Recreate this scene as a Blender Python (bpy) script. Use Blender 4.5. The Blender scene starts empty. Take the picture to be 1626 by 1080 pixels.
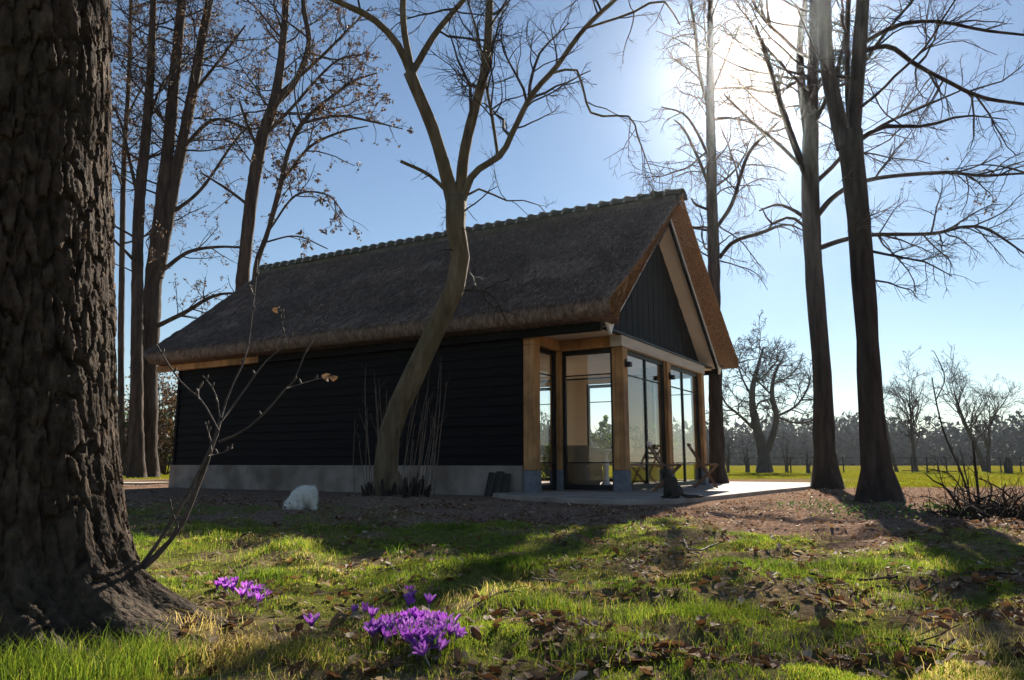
import bpy, math, numpy as np
from mathutils import Vector, Matrix
R = math.radians
SC = bpy.context.scene
COL = SC.collection
# ------------------------------------------------------------------ camera, sky, sun, exposure
FPX, PITCH, CAMH = 1195.0, R(9.286), 0.544          # focal length in photo pixels (1626 wide), tilt, eye height
SUN_AZ, SUN_EL = R(19.58), R(28.2)
cam = bpy.data.cameras.new('camera'); cam.sensor_width = 36; cam.lens = FPX / 1626 * 36
cam.clip_start = .05; cam.clip_end = 6000
co = bpy.data.objects.new('camera', cam); COL.objects.link(co)
co.location = (0, 0, CAMH); co.rotation_euler = (R(90) + PITCH, 0, 0); SC.camera = co
w = bpy.data.worlds.new('World'); SC.world = w; w.use_nodes = True
nt = w.node_tree; nt.nodes.clear()
sky = nt.nodes.new('ShaderNodeTexSky'); sky.sky_type = 'NISHITA'; sky.sun_disc = False
sky.sun_elevation = SUN_EL; sky.sun_rotation = SUN_AZ
sky.air_density = 1.0; sky.dust_density = .0; sky.ozone_density = 1.4; sky.altitude = 0
bg = nt.nodes.new('ShaderNodeBackground'); bg.inputs[1].default_value = .043
wo = nt.nodes.new('ShaderNodeOutputWorld')
nt.links.new(sky.outputs[0], bg.inputs[0]); nt.links.new(bg.outputs[0], wo.inputs[0])
sl = bpy.data.lights.new('sun', 'SUN'); sl.energy = 5.0; sl.angle = R(.53); sl.color = (1, .9, .76)
so = bpy.data.objects.new('sun', sl); COL.objects.link(so)
sdir = Vector((math.sin(SUN_AZ) * math.cos(SUN_EL), math.cos(SUN_AZ) * math.cos(SUN_EL), math.sin(SUN_EL)))
so.rotation_euler = (-sdir).to_track_quat('-Z', 'Y').to_euler(); so.location = sdir * 60
SC.view_settings.view_transform = 'Standard'; SC.view_settings.look = 'None'
SC.view_settings.exposure = 1.38; SC.view_settings.gamma = 1; SC.view_settings.use_curve_mapping = False
SC.render.engine = 'CYCLES'
SC.cycles.use_denoising = True
SC.cycles.max_bounces = 8; SC.cycles.diffuse_bounces = 4; SC.cycles.transparent_max_bounces = 16
SC.cycles.volume_bounces = 0; SC.cycles.caustics_reflective = False; SC.cycles.caustics_refractive = False
SC.cycles.sample_clamp_indirect = 6

# ------------------------------------------------------------------ pixel -> world
_c, _s = math.cos(PITCH), math.sin(PITCH)
def ray(x, y):
    dx, dy = x - 813., 540. - y
    fw = FPX * _c - dy * _s
    return np.array([dx / fw, 1., (FPX * _s + dy * _c) / fw])
def at(x, y, Y): return np.array([0, 0, CAMH]) + ray(x, y) * Y
def ground(x, y, z=0.):
    r = ray(x, y); return np.array([0, 0, CAMH]) + r * ((z - CAMH) / r[2])
def pxw(wpx, p):                      # radius in metres of something wpx wide seen at p
    return .5 * wpx * (p[1] * _c + (p[2] - CAMH) * _s) / FPX
rng = np.random.default_rng(11)
# ------------------------------------------------------------------ noise
def _h(ix, iy, s):
    n = (ix.astype(np.int64) * 374761393 + iy.astype(np.int64) * 668265263 + s * 974711) & 0x7fffffff
    n = ((n ^ (n >> 13)) * 1274126177) & 0x7fffffff
    n = n ^ (n >> 16)
    return (n & 0xffff) / 65535.
def vn(x, y, s=0):
    x, y = np.asarray(x, float), np.asarray(y, float)
    ix, iy = np.floor(x), np.floor(y); fx, fy = x - ix, y - iy
    fx, fy = fx * fx * (3 - 2 * fx), fy * fy * (3 - 2 * fy)
    a, b, c, d = _h(ix, iy, s), _h(ix + 1, iy, s), _h(ix, iy + 1, s), _h(ix + 1, iy + 1, s)
    return (a * (1 - fx) + b * fx) * (1 - fy) + (c * (1 - fx) + d * fx) * fy
def fbm(x, y, s=0, o=3): return sum(vn(x * 2 ** k, y * 2 ** k, s + k) * .5 ** k for k in range(o)) / (2 - .5 ** (o - 1))
def sm(x, a, b): t = np.clip((x - a) / (b - a), 0, 1); return t * t * (3 - 2 * t)
# ------------------------------------------------------------------ meshes
class MB:
    def __init__(s): s.v, s.f, s.n = [], [], 0; s.t = []
    def add(s, v, *fs, tint=None):
        v = np.asarray(v, float).reshape(-1, 3)
        for f in fs:
            s.f.append(np.asarray(f, np.int64) + s.n)
        s.v.append(v); s.n += len(v)
        s.t.append(np.full(len(v), .5) if tint is None else np.asarray(tint, float).ravel())
    def box(s, a, b, M=None):
        (x0, y0, z0), (x1, y1, z1) = a, b
        v = np.array([(x0, y0, z0), (x1, y0, z0), (x1, y1, z0), (x0, y1, z0), (x0, y0, z1), (x1, y0, z1), (x1, y1, z1), (x0, y1, z1)], float)
        if M is not None: v = v @ M[:3, :3].T + M[:3, 3]
        s.add(v, [(0, 3, 2, 1), (4, 5, 6, 7), (0, 1, 5, 4), (1, 2, 6, 5), (2, 3, 7, 6), (3, 0, 4, 7)]); return s
    def bar(s, p, q, wd, th, up=(0, 0, 1)):          # rectangular bar from p to q
        p, q = np.array(p, float), np.array(q, float); d = (q - p) / np.linalg.norm(q - p)
        a = np.cross(d, up); a /= np.linalg.norm(a); b = np.cross(a, d)
        v = [c + a * wd / 2 * i + b * th / 2 * j for c in (p, q) for i, j in ((-1, -1), (1, -1), (1, 1), (-1, 1))]
        s.add(v, [(0, 3, 2, 1), (4, 5, 6, 7), (0, 1, 5, 4), (1, 2, 6, 5), (2, 3, 7, 6), (3, 0, 4, 7)]); return s
    def tubes(s, pts, rad, S=4, cap=False):          # pts (N,K,3) rad (N,K)
        N, K, _ = pts.shape
        T = np.gradient(pts, axis=1); T /= np.linalg.norm(T, axis=2, keepdims=True) + 1e-9
        ref = np.where(np.abs(T[:, :1, 2:3]) > .8, np.array([[[1., 0, 0]]]), np.array([[[0, 0, 1.]]]))
        a = np.cross(T, np.broadcast_to(ref, T.shape)); a /= np.linalg.norm(a, axis=2, keepdims=True) + 1e-9
        b = np.cross(T, a)
        th = np.arange(S) * 2 * np.pi / S
        v = pts[:, :, None] + rad[:, :, None, None] * (a[:, :, None] * np.cos(th)[None, None, :, None] + b[:, :, None] * np.sin(th)[None, None, :, None])
        i = np.arange(N)[:, None, None] * K * S; k = np.arange(K - 1)[None, :, None] * S; q = np.arange(S)[None, None, :]; q1 = (q + 1) % S
        f = np.stack([i + k + q, i + k + q1, i + k + S + q1, i + k + S + q], -1).reshape(-1, 4)
        fs = [f]
        if cap:
            for kk in (0, K - 1):
                base = np.arange(N)[:, None] * K * S + kk * S
                for j in range(1, S - 1):
                    fs.append(np.stack([base[:, 0], base[:, 0] + j, base[:, 0] + j + 1], -1))
        s.add(v, *fs); return s
    def mesh(s, name, mat, smooth=False, tint=False):
        me = bpy.data.meshes.new(name)
        V = np.concatenate(s.v) if s.v else np.zeros((0, 3))
        nl = sum(f.size for f in s.f); npol = sum(len(f) for f in s.f)
        me.vertices.add(len(V)); me.vertices.foreach_set('co', V.astype(np.float32).ravel())
        me.loops.add(nl); me.loops.foreach_set('vertex_index', np.concatenate([f.ravel() for f in s.f]).astype(np.int32))
        me.polygons.add(npol)
        tot = np.concatenate([np.full(len(f), f.shape[1]) for f in s.f]); st = np.concatenate([[0], np.cumsum(tot)[:-1]])
        me.polygons.foreach_set('loop_start', st.astype(np.int32))
        me.polygons.foreach_set('use_smooth', np.full(npol, smooth))
        me.update(calc_edges=True); me.validate()
        if tint:
            a = me.attributes.new('tint', 'FLOAT', 'POINT'); a.data.foreach_set('value', np.concatenate(s.t).astype(np.float32))
        if mat: me.materials.append(mat)
        return me
def link(name, me, parent=None, loc=None, **props):
    o = bpy.data.objects.new(name, me); COL.objects.link(o)
    if parent: o.parent = parent
    if loc is not None: o.location = loc
    for k, v in props.items(): o[k] = v
    return o
def obj(name, mb, mat, parent=None, smooth=False, tint=False, loc=None, **props):
    return link(name, mb.mesh(name, mat, smooth, tint), parent, loc, **props)
def thing(name, label, cat, loc=(0, 0, 0), rz=0, group=None):
    o = link(name, None, None, loc, label=label, category=cat); o.rotation_euler = (0, 0, rz); o.empty_display_size = .1
    if group: o['group'] = group
    return o
def bevel(o, wd=.008, seg=2):
    m = o.modifiers.new('bevel', 'BEVEL'); m.width = wd; m.segments = seg; m.limit_method = 'ANGLE'; return o
# ------------------------------------------------------------------ materials
def newmat(name):
    m = bpy.data.materials.new(name); m.use_nodes = True; t = m.node_tree; t.nodes.clear()
    return m, t, t.nodes, t.links
def ramp(N, stops):
    r = N.new('ShaderNodeValToRGB'); e = r.color_ramp.elements
    while len(e) < len(stops): e.new(.5)
    for el, (p, c) in zip(e, stops): el.position = p; el.color = (*c, 1)
    return r
def surf(name, stops, scale=(1, 1, 1), nscale=6, detail=6, rough=.85, bump=.3, bscale=None, bdist=.02, spec=.3, extra=None, metal=0, nrough=.6):
    m, t, N, L = newmat(name)
    out = N.new('ShaderNodeOutputMaterial'); p = N.new('ShaderNodeBsdfPrincipled')
    tc = N.new('ShaderNodeTexCoord'); mp = N.new('ShaderNodeMapping'); mp.inputs['Scale'].default_value = scale
    n = N.new('ShaderNodeTexNoise'); n.inputs['Scale'].default_value = nscale; n.inputs['Detail'].default_value = detail; n.inputs['Roughness'].default_value = nrough
    r = ramp(N, stops)
    L.new(tc.outputs['Object'], mp.inputs[0]); L.new(mp.outputs[0], n.inputs['Vector']); L.new(n.outputs[0], r.inputs[0])
    col = r.outputs[0]
    if extra:                                       # second, larger scale stain: (scale, colour, lo, hi, amount)
        n3 = N.new('ShaderNodeTexNoise'); n3.inputs['Scale'].default_value = extra[0]; n3.inputs['Detail'].default_value = 4
        L.new(tc.outputs['Object'], n3.inputs['Vector'])
        mr = N.new('ShaderNodeMapRange'); mr.inputs[1].default_value = extra[2]; mr.inputs[2].default_value = extra[3]; mr.inputs[4].default_value = extra[4]
        L.new(n3.outputs[0], mr.inputs[0])
        mx = N.new('ShaderNodeMix'); mx.data_type = 'RGBA'; L.new(mr.outputs[0], mx.inputs[0]); L.new(col, mx.inputs[6]); mx.inputs[7].default_value = (*extra[1], 1)
        col = mx.outputs[2]
    L.new(col, p.inputs['Base Color'])
    n2 = N.new('ShaderNodeTexNoise'); n2.inputs['Scale'].default_value = bscale or nscale * 3; n2.inputs['Detail'].default_value = 5
    L.new(mp.outputs[0], n2.inputs['Vector'])
    b = N.new('ShaderNodeBump'); b.inputs['Strength'].default_value = bump; b.inputs['Distance'].default_value = bdist
    L.new(n2.outputs[0], b.inputs['Height']); L.new(b.outputs[0], p.inputs['Normal'])
    p.inputs['Roughness'].default_value = rough; p.inputs['Specular IOR Level'].default_value = spec; p.inputs['Metallic'].default_value = metal
    L.new(p.outputs[0], out.inputs[0]); return m
def leafy(name, stops, trans=.45, rough=.6, spec=.25, tcol=1.3):     # thin translucent blades, leaves, petals; colour from the tint attribute
    m, t, N, L = newmat(name)
    out = N.new('ShaderNodeOutputMaterial'); p = N.new('ShaderNodeBsdfPrincipled'); tr = N.new('ShaderNodeBsdfTranslucent')
    a = N.new('ShaderNodeAttribute'); a.attribute_name = 'tint'; r = ramp(N, stops)
    L.new(a.outputs['Fac'], r.inputs[0]); L.new(r.outputs[0], p.inputs['Base Color'])
    g = N.new('ShaderNodeMix'); g.data_type = 'RGBA'; g.blend_type = 'MULTIPLY'; g.inputs[0].default_value = 1
    L.new(r.outputs[0], g.inputs[6]); g.inputs[7].default_value = (tcol, tcol, tcol * .8, 1)
    L.new(g.outputs[2], tr.inputs[0])
    p.inputs['Roughness'].default_value = rough; p.inputs['Specular IOR Level'].default_value = spec
    mx = N.new('ShaderNodeMixShader'); mx.inputs[0].default_value = trans
    L.new(p.outputs[0], mx.inputs[1]); L.new(tr.outputs[0], mx.inputs[2]); L.new(mx.outputs[0], out.inputs[0]); return m
def glassmat():
    m, t, N, L = newmat('window_glass')
    out = N.new('ShaderNodeOutputMaterial'); tr = N.new('ShaderNodeBsdfTransparent'); gl = N.new('ShaderNodeBsdfGlossy')
    gl.inputs['Roughness'].default_value = .01; tr.inputs[0].default_value = (.985, .992, .988, 1)
    lw = N.new('ShaderNodeLayerWeight'); lw.inputs[0].default_value = .5
    pw_ = N.new('ShaderNodeMath'); pw_.operation = 'POWER'; pw_.inputs[1].default_value = 5; L.new(lw.outputs['Facing'], pw_.inputs[0])
    fr = N.new('ShaderNodeMath'); fr.operation = 'MULTIPLY_ADD'; fr.inputs[1].default_value = .95; fr.inputs[2].default_value = .045; L.new(pw_.outputs[0], fr.inputs[0])
    mx = N.new('ShaderNodeMixShader'); L.new(fr.outputs[0], mx.inputs[0]); L.new(tr.outputs[0], mx.inputs[1]); L.new(gl.outputs[0], mx.inputs[2])
    L.new(mx.outputs[0], out.inputs[0]); return m
GLASS = glassmat()
OAK = surf('oak_timber', [(.25, (.20, .092, .033)), (.5, (.44, .225, .088)), (.75, (.58, .34, .15))], (1, 1, .08), 14, rough=.7, bump=.5, extra=(2.2, (.13, .07, .035), .44, .66, .75))
SKYLITOAK = surf('skylit_oak', [(.3, (.42, .36, .29)), (.7, (.62, .55, .46))], (.3, .12, 1), 9, rough=.75, bump=.25)  # paler than the posts: skylight on the gable beam put into the colour
BLACKWOOD = surf('black_stained_wood', [(.3, (.003, .003, .0035)), (.7, (.008, .0075, .008))], (.12, 1, 1), 14, rough=.75, bump=.35, spec=.15)
BLACKWOODV = surf('black_stained_vertical_wood', [(.3, (.005, .0055, .008)), (.7, (.013, .0135, .018))], (1, 1, .1), 14, rough=.7, bump=.35, spec=.2)
STEEL = surf('black_steel', [(.3, (.008, .008, .009)), (.7, (.014, .014, .015))], nscale=20, rough=.5, bump=.05)
PLINTH = surf('plinth_render', [(.3, (.17, .145, .125)), (.7, (.27, .235, .205))], nscale=3, rough=.9, bump=.3, bscale=60, bdist=.006, extra=(1.6, (.10, .078, .06), .46, .66, .8))
BLUESTONE = surf('blue_stone', [(.3, (.10, .115, .14)), (.7, (.19, .205, .235))], nscale=9, rough=.8, bump=.2, bscale=50, bdist=.005)
CREAM = surf('cream_plaster', [(.3, (.66, .56, .44)), (.7, (.74, .64, .51))], nscale=2, rough=.85, bump=.05)
WHITE = surf('white_paint', [(.3, (.72, .72, .71)), (.7, (.8, .8, .79))], nscale=5, rough=.5, bump=.05)
THATCH = surf('thatch', [(.3, (.058, .039, .031)), (.5, (.195, .138, .108)), (.68, (.43, .325, .255))], (1, .3, .3), 22, detail=9, rough=.9, bump=1., bscale=40, bdist=.06, spec=.1, extra=(.55, (.085, .072, .06), .45, .68, .65), nrough=.75)
STRAW = leafy('thatch_straw', [(0, (.03, .02, .016)), (.5, (.17, .12, .094)), (1, (.50, .38, .28))], trans=.1, rough=.85)
REED = surf('cut_reed', [(.25, (.12, .058, .025)), (.5, (.31, .165, .074)), (.75, (.50, .30, .145))], (1, 1, 1), 40, detail=8, rough=.9, bump=.8, bscale=90, bdist=.02, spec=.1)
TILE = surf('ridge_tile_clay', [(.25, (.045, .043, .035)), (.55, (.10, .092, .075)), (.8, (.17, .145, .115))], nscale=7, rough=.85, bump=.4, bscale=40, bdist=.008, extra=(1.5, (.06, .075, .04), .5, .72, .55))
MORTAR = surf('mortar', [(.3, (.24, .22, .19)), (.7, (.38, .35, .30))], nscale=20, rough=.95, bump=.4)
PAVING = surf('paving', [(.25, (.20, .165, .14)), (.5, (.30, .255, .22)), (.8, (.43, .37, .32))], nscale=2.2, detail=9, rough=.85, bump=.25, bscale=40, bdist=.006, extra=(1.7, (.17, .13, .10), .5, .7, .6))
SAND = surf('sand_path', [(.3, (.34, .28, .22)), (.7, (.5, .43, .35))], nscale=3, rough=.95, bump=.4)
def bark(name, a, b, c, sc=10, st=.16, bump=.8, green=None):
    return surf(name, [(.3, a), (.5, b), (.72, c)], (1, 1, st), sc, detail=8, rough=.9, bump=bump, bscale=sc * 1.6, bdist=.03, spec=.15,
                extra=(1.2, green, .5, .75, .6) if green else None)
BIGBARK = bark('furrowed_bark', (.011, .007, .005), (.05, .033, .0225), (.115, .081, .056), 26, .4, .9, (.065, .055, .033))
OLIVEBARK = bark('olive_bark', (.06, .045, .027), (.12, .088, .052), (.19, .145, .095), 10, .22, 1., (.085, .08, .037))
REDBARK = bark('brown_bark', (.015, .0115, .0095), (.040, .030, .025), (.074, .057, .047), 9, .16, .9)
ALDERBARK = bark('alder_bark', (.02, .014, .011), (.055, .039, .031), (.10, .072, .056), 7, .16, .8)
TWIG = surf('twig_bark', [(.3, (.022, .016, .013)), (.7, (.06, .044, .035))], nscale=8, rough=.85, bump=.1)
PALETWIG = surf('pale_twig_bark', [(.3, (.085, .06, .045)), (.7, (.20, .15, .115))], nscale=14, rough=.8, bump=.2)
SHOOTBARK = surf('shoot_bark', [(.3, (.05, .036, .028)), (.7, (.125, .092, .072))], nscale=20, rough=.75, bump=.3)
FARBARK = surf('far_bark', [(.3, (.05, .045, .045)), (.7, (.09, .08, .078))], nscale=2, rough=.95, bump=0)
GRASS = leafy('grass_blade', [(0, (.030, .058, .009)), (.3, (.065, .105, .012)), (.55, (.135, .185, .020)), (.75, (.27, .22, .045)), (.88, (.30, .23, .09)), (1, (.42, .32, .17))], trans=.55, tcol=2.2, spec=.08)
DEADLEAF = leafy('dead_leaf', [(0, (.045, .022, .013)), (.4, (.15, .07, .035)), (.75, (.28, .16, .09)), (1, (.46, .36, .27))], trans=.28, rough=.7, tcol=1.2)
HANGLEAF = leafy('hanging_dry_leaf', [(0, (.035, .022, .016)), (.6, (.09, .055, .035)), (1, (.22, .12, .06))], trans=.3)
IVY = leafy('green_leaf', [(0, (.02, .05, .015)), (.5, (.05, .10, .03)), (1, (.16, .2, .06))], trans=.35)
PETAL = leafy('crocus_petal', [(0, (.66, .56, .74)), (.3, (.40, .16, .60)), (.7, (.30, .05, .56)), (1, (.52, .26, .78))], trans=.5, rough=.45, tcol=1.3)
CROCSTEM = leafy('crocus_stem', [(0, (.5, .42, .5)), (1, (.55, .4, .62))], trans=.3)
STAMEN = surf('stamen_orange', [(.3, (.8, .25, .02)), (.7, (.9, .4, .05))], nscale=30, rough=.6, bump=0)
FUR = leafy('white_fur', [(0, (.76, .74, .72)), (1, (.92, .91, .90))], trans=.25, rough=.7, tcol=1)
FURSKIN = surf('white_coat', [(.3, (.74, .71, .68)), (.7, (.86, .84, .82))], nscale=30, rough=.8, bump=.5, bdist=.01)
CATFUR = surf('tabby_coat', [(.35, (.010, .009, .008)), (.5, (.04, .036, .03)), (.65, (.018, .016, .014))], (1, 1, 3.2), 11, detail=3, rough=.75, bump=.5, bscale=90, bdist=.006)
NOSE = surf('black_nose', [(.3, (.012, .01, .01)), (.7, (.02, .018, .018))], nscale=20, rough=.35, bump=0)
CHAIRWOOD = surf('chair_hardwood', [(.3, (.10, .05, .028)), (.7, (.22, .12, .065))], (1, 1, 1), 14, rough=.6, bump=.2)
CHAIRPALE = surf('chair_pale_rail', [(.3, (.42, .40, .38)), (.7, (.56, .53, .5))], nscale=14, rough=.6, bump=.1)
WICKER = surf('wicker', [(.35, (.20, .13, .085)), (.5, (.36, .26, .18)), (.65, (.26, .18, .12))], (1, 1, 3), 34, rough=.75, bump=.9, bscale=60)
OLDBOARD = surf('weathered_board', [(.3, (.018, .015, .013)), (.7, (.055, .047, .042))], (1, 1, .1), 16, rough=.9, bump=.6)
FIELDPOST = surf('fence_post_wood', [(.3, (.03, .028, .027)), (.7, (.075, .07, .066))], (1, 1, .2), 9, rough=.9, bump=.4)

# ------------------------------------------------------------------ the place: terrain shape and ground zones
AZ = R(59.59)
HU = np.array([-math.sin(AZ), math.cos(AZ)]); HV = np.array([math.cos(AZ), math.sin(AZ)])
HA = np.array([.191, 13.0])                                # house corner; local x = -HU, local y = HV
def house_xy(x, y):
    dx, dy = np.asarray(x) - HA[0], np.asarray(y) - HA[1]
    return -(dx * HU[0] + dy * HU[1]), dx * HV[0] + dy * HV[1]
def hw(x, y, z=0): p = HA - HU * x + HV * y; return np.array([p[0], p[1], z])
TREE1 = ground(625, 800)
def gz(x, y):
    x, y = np.asarray(x, float), np.asarray(y, float)
    hx, hy = house_xy(x, y)
    din = np.maximum(np.maximum(-10.2 - hx, hx - 3.4), np.maximum(-1.7 - hy, hy - 9.4))     # flat under house and patio
    k = sm(din, 0, 1.2)
    far = 1 - sm(y, 14, 30)
    b = (fbm(x * .55, y * .55, 3) - .5) * .10 + (fbm(x * 2.3, y * 2.3, 8) - .5) * .11 + (vn(x * 7, y * 7, 14) - .5) * .018
    b = b + .038 * sm(fbm(x * 3.2, y * 3.2, 71), .46, .68) * (1 - sm(y, 7, 10))
    z = b * k * (.25 + .75 * far)
    z += .13 * np.exp(-((x - TREE1[0]) ** 2 + (y - TREE1[1]) ** 2) / .5)
    return z - .012 * (1 - k)
def zones(x, y):
    x, y = np.asarray(x, float), np.asarray(y, float)
    hx, hy = house_xy(x, y)
    n = fbm(x * .8, y * .8, 21); n2 = fbm(x * 2.6, y * 2.6, 31); n3 = fbm(x * .25, y * .25, 41)
    edge = 6.6 - 1.0 * sm(x, .5, 2.5) - .5 * sm(x, 2.5, 5) + (n - .5) * 3.2
    g = 1 - sm(y, edge - .7, edge + .7)
    gl = (1 - sm(x, -2.6, -.2 + (n3 - .5) * 2)) * (1 - sm(y, 8.6, 10.5)) * .62             # thinner lawn in the shade of the house
    g = np.maximum(g, gl * (1 - sm(n2, .56, .70)))
    bare = sm(n2, .475, .55) * (.62 + .3 * sm(x, .4, 2.6))
    g = g * (1 - bare)
    fe = 17.6 + (n - .5) * 3.0
    fld = np.maximum(sm(y, fe - .8, fe + .8) * sm(hx, 1.5, 4), sm(y, 24, 28))
    g = np.where(fld > .5, 0, g)
    lit = np.clip(1 - g, 0, 1) * (.35 + .65 * sm(n, .38, .62))
    return g, lit, fld
# ground sheet
def axis(vals): return np.unique(np.round(np.concatenate(vals), 4))
gx = axis([-np.geomspace(6, 740, 40)[::-1], np.arange(-6, 6.001, .075), np.geomspace(6, 740, 40)])
gy = axis([-np.geomspace(1.2, 740, 20)[::-1], np.arange(-1.2, 1.4, .3), np.arange(1.4, 9, .06), np.arange(9, 20, .16), np.geomspace(20, 840, 50)])
GX, GY = np.meshgrid(gx, gy)
nx, ny = len(gx), len(gy)
mb = MB(); idx = np.arange(nx * ny).reshape(ny, nx)
mb.add(np.stack([GX, GY, gz(GX, GY)], -1), np.stack([idx[:-1, :-1], idx[:-1, 1:], idx[1:, 1:], idx[1:, :-1]], -1).reshape(-1, 4))
def groundmat():
    m, t, N, L = newmat('soil_moss_and_field')
    out = N.new('ShaderNodeOutputMaterial'); p = N.new('ShaderNodeBsdfPrincipled'); geo = N.new('ShaderNodeNewGeometry')
    at_ = N.new('ShaderNodeAttribute'); at_.attribute_name = 'zone'; sep = N.new('ShaderNodeSeparateColor'); L.new(at_.outputs['Color'], sep.inputs[0])
    def noise(sc, det=6):
        n = N.new('ShaderNodeTexNoise'); n.inputs['Scale'].default_value = sc; n.inputs['Detail'].default_value = det; n.inputs['Roughness'].default_value = .7
        L.new(geo.outputs['Position'], n.inputs['Vector']); return n.outputs[0]
    def mix(f, a, b):
        x = N.new('ShaderNodeMix'); x.data_type = 'RGBA'; L.new(f, x.inputs[0]); L.new(a, x.inputs[6]); L.new(b, x.inputs[7]); return x.outputs[2]
    soil = ramp(N, [(.3, (.085, .053, .038)), (.5, (.225, .148, .108)), (.64, (.38, .268, .20)), (.75, (.51, .39, .30))]); L.new(noise(34, 8), soil.inputs[0])
    moss = ramp(N, [(.3, (.06, .055, .018)), (.5, (.125, .15, .026)), (.7, (.25, .24, .065))]); L.new(noise(18), moss.inputs[0])
    fld = ramp(N, [(.35, (.09, .092, .006)), (.5, (.15, .138, .010)), (.65, (.22, .175, .02))]); L.new(noise(.7, 9), fld.inputs[0])
    c = mix(sep.outputs[0], soil.outputs[0], moss.outputs[0]); c = mix(sep.outputs[2], c, fld.outputs[0])
    L.new(c, p.inputs['Base Color']); p.inputs['Roughness'].default_value = .95; p.inputs['Specular IOR Level'].default_value = 0
    b = N.new('ShaderNodeBump'); b.inputs['Strength'].default_value = .9; b.inputs['Distance'].default_value = .03
    L.new(noise(45, 8), b.inputs['Height']); L.new(b.outputs[0], p.inputs['Normal'])
    L.new(p.outputs[0], out.inputs[0]); return m
go = obj('ground', mb, groundmat(), smooth=True, kind='structure')
g_, l_, f_ = zones(GX, GY)
a = go.data.attributes.new('zone', 'FLOAT_COLOR', 'POINT')
a.data.foreach_set('color', np.stack([g_ * .85, l_, f_, np.ones_like(g_)], -1).astype(np.float32).ravel())
# patio of pale paving (a slab with a real edge) and the sand path behind the house
HROT = math.atan2(HU[1] * -1, -HU[0])
def polyslab(name, pts, z0, z1, mat):
    n = len(pts); v = [(x, y, z0) for x, y in pts] + [(x, y, z1) for x, y in pts]
    m = MB(); me = bpy.data.meshes.new(name)
    me.from_pydata(v, [], [tuple(range(n, 2 * n))] + [(i, (i + 1) % n, n + (i + 1) % n, n + i) for i in range(n)]); me.materials.append(mat)
    return me
ppts = [(-.3, -.5), (.2, -.95), (1.0, -1.4), (1.8, -1.65), (2.5, -1.6), (3.0, -1.1), (3.2, .5), (3.35, 3), (3.6, 6), (3.4, 9.3), (1.0, 9.3), (1.0, 7.4), (-.1, 7.2), (-.1, -.02), (-.3, -.02)]
pat = link('patio', polyslab('patio', ppts, -.12, .055, PAVING), None, (*HA, 0), kind='structure'); pat.rotation_euler = (0, 0, HROT); bevel(pat, .012)
spts = [(-60, 15.6), (-30, 17.3), (-14, 19.2), (-9.3, 19.3), (-8.6, 20.3), (-14, 20.6), (-30, 19.3), (-60, 18)]
link('path', polyslab('path', spts, -.15, .05, SAND), kind='structure')

# ------------------------------------------------------------------ the house
house = thing('thatched_house', 'black boarded house with thatched roof, oak posts and glazed porch', 'house', (*HA, 0), HROT)
L_, YR, XG, XB, XO, XC, RC, WY = 9.317, 3.474, 1.167, 1.586, 1.872, 1.457, 1.0, 6.948
def hbox(name, a, b, mat, parent=house, bev=.006, **k):
    o = obj(name, MB().box(a, b), mat, parent, **k)
    return bevel(o, bev) if bev else o
PX0, PX1, PY0, PY1 = -L_ - .07, -.003, -.06, WY + .06
obj('plinth', MB().box((PX0, PY0, -.3), (PX1, .2, .5)).box((PX0, .2, -.3), (-9.1, WY - .2, .5)).box((PX0, WY - .2, -.3), (-3.702, PY1, .5)).box((-2.648, WY - .2, -.3), (-1.922, PY1, .5)).box((-.848, WY - .2, -.3), (PX1, PY1, .5)), PLINTH, house)
# walls with a plastered inside; the long wall is clad in lapped boards
obj('wall', MB().box((-L_, .03, .502), (-.002, .16, 2.75)).box((-L_, WY - .16, .502), (-3.7, WY - .03, 2.75)).box((-2.65, WY - .16, .502), (-1.92, WY - .03, 2.75)).box((-.85, WY - .16, .502), (-.002, WY - .03, 2.75)).box((-3.7, WY - .159, 2.6), (-2.65, WY - .031, 2.749)).box((-1.92, WY - .159, 2.6), (-.85, WY - .031, 2.749)).box((-L_, .16, .502), (-L_ + .13, WY - .16, 2.75)), BLACKWOOD, house)
obj('inner_wall', MB().box((-4.2, .162, .05), (-.004, .20, 2.72)).box((-4.2, WY - .20, .05), (-3.7, WY - .162, 2.72)).box((-2.65, WY - .20, .05), (-1.92, WY - .162, 2.72)).box((-.85, WY - .20, .05), (-.004, WY - .162, 2.72)).box((-3.7, WY - .199, 2.6), (-2.65, WY - .163, 2.719)).box((-1.92, WY - .199, 2.6), (-.85, WY - .163, 2.719)).box((-4.3, .162, .05), (-4.202, WY - .162, 2.72)), CREAM, house)
NB = 13; bh = (2.75 - .5) / NB
for i in range(NB):
    z = .5 + i * bh + rng.normal(0, .002)
    m = MB(); y0 = -.028 + rng.normal(0, .0025); x0, x1 = -L_ - .01, -.004
    v = [(x0, y0, z), (x1, y0, z), (x1, .028, z), (x0, .028, z), (x0, .002, z + bh + .012), (x1, .002, z + bh + .012), (x1, .028, z + bh + .012), (x0, .028, z + bh + .012)]
    m.add(v, [(0, 3, 2, 1), (4, 5, 6, 7), (0, 1, 5, 4), (1, 2, 6, 5), (2, 3, 7, 6), (3, 0, 4, 7)])
    obj('wall_board', m, BLACKWOOD, house)
hbox('corner_board', (-L_ - .03, -.045, .5), (-L_ + .05, .06, 2.76), BLACKWOOD)
hbox('floor', (-4.2, .2, -.05), (XC - .06, WY - .2, .062), PAVING, bev=0)
obj('ceiling', MB().box((-4.2, .2, 2.76), (-.002, WY - .2, 2.80)).box((-.002, -.02, 2.781), (XC - .1, WY + .02, 2.81)), CREAM, house)
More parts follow.
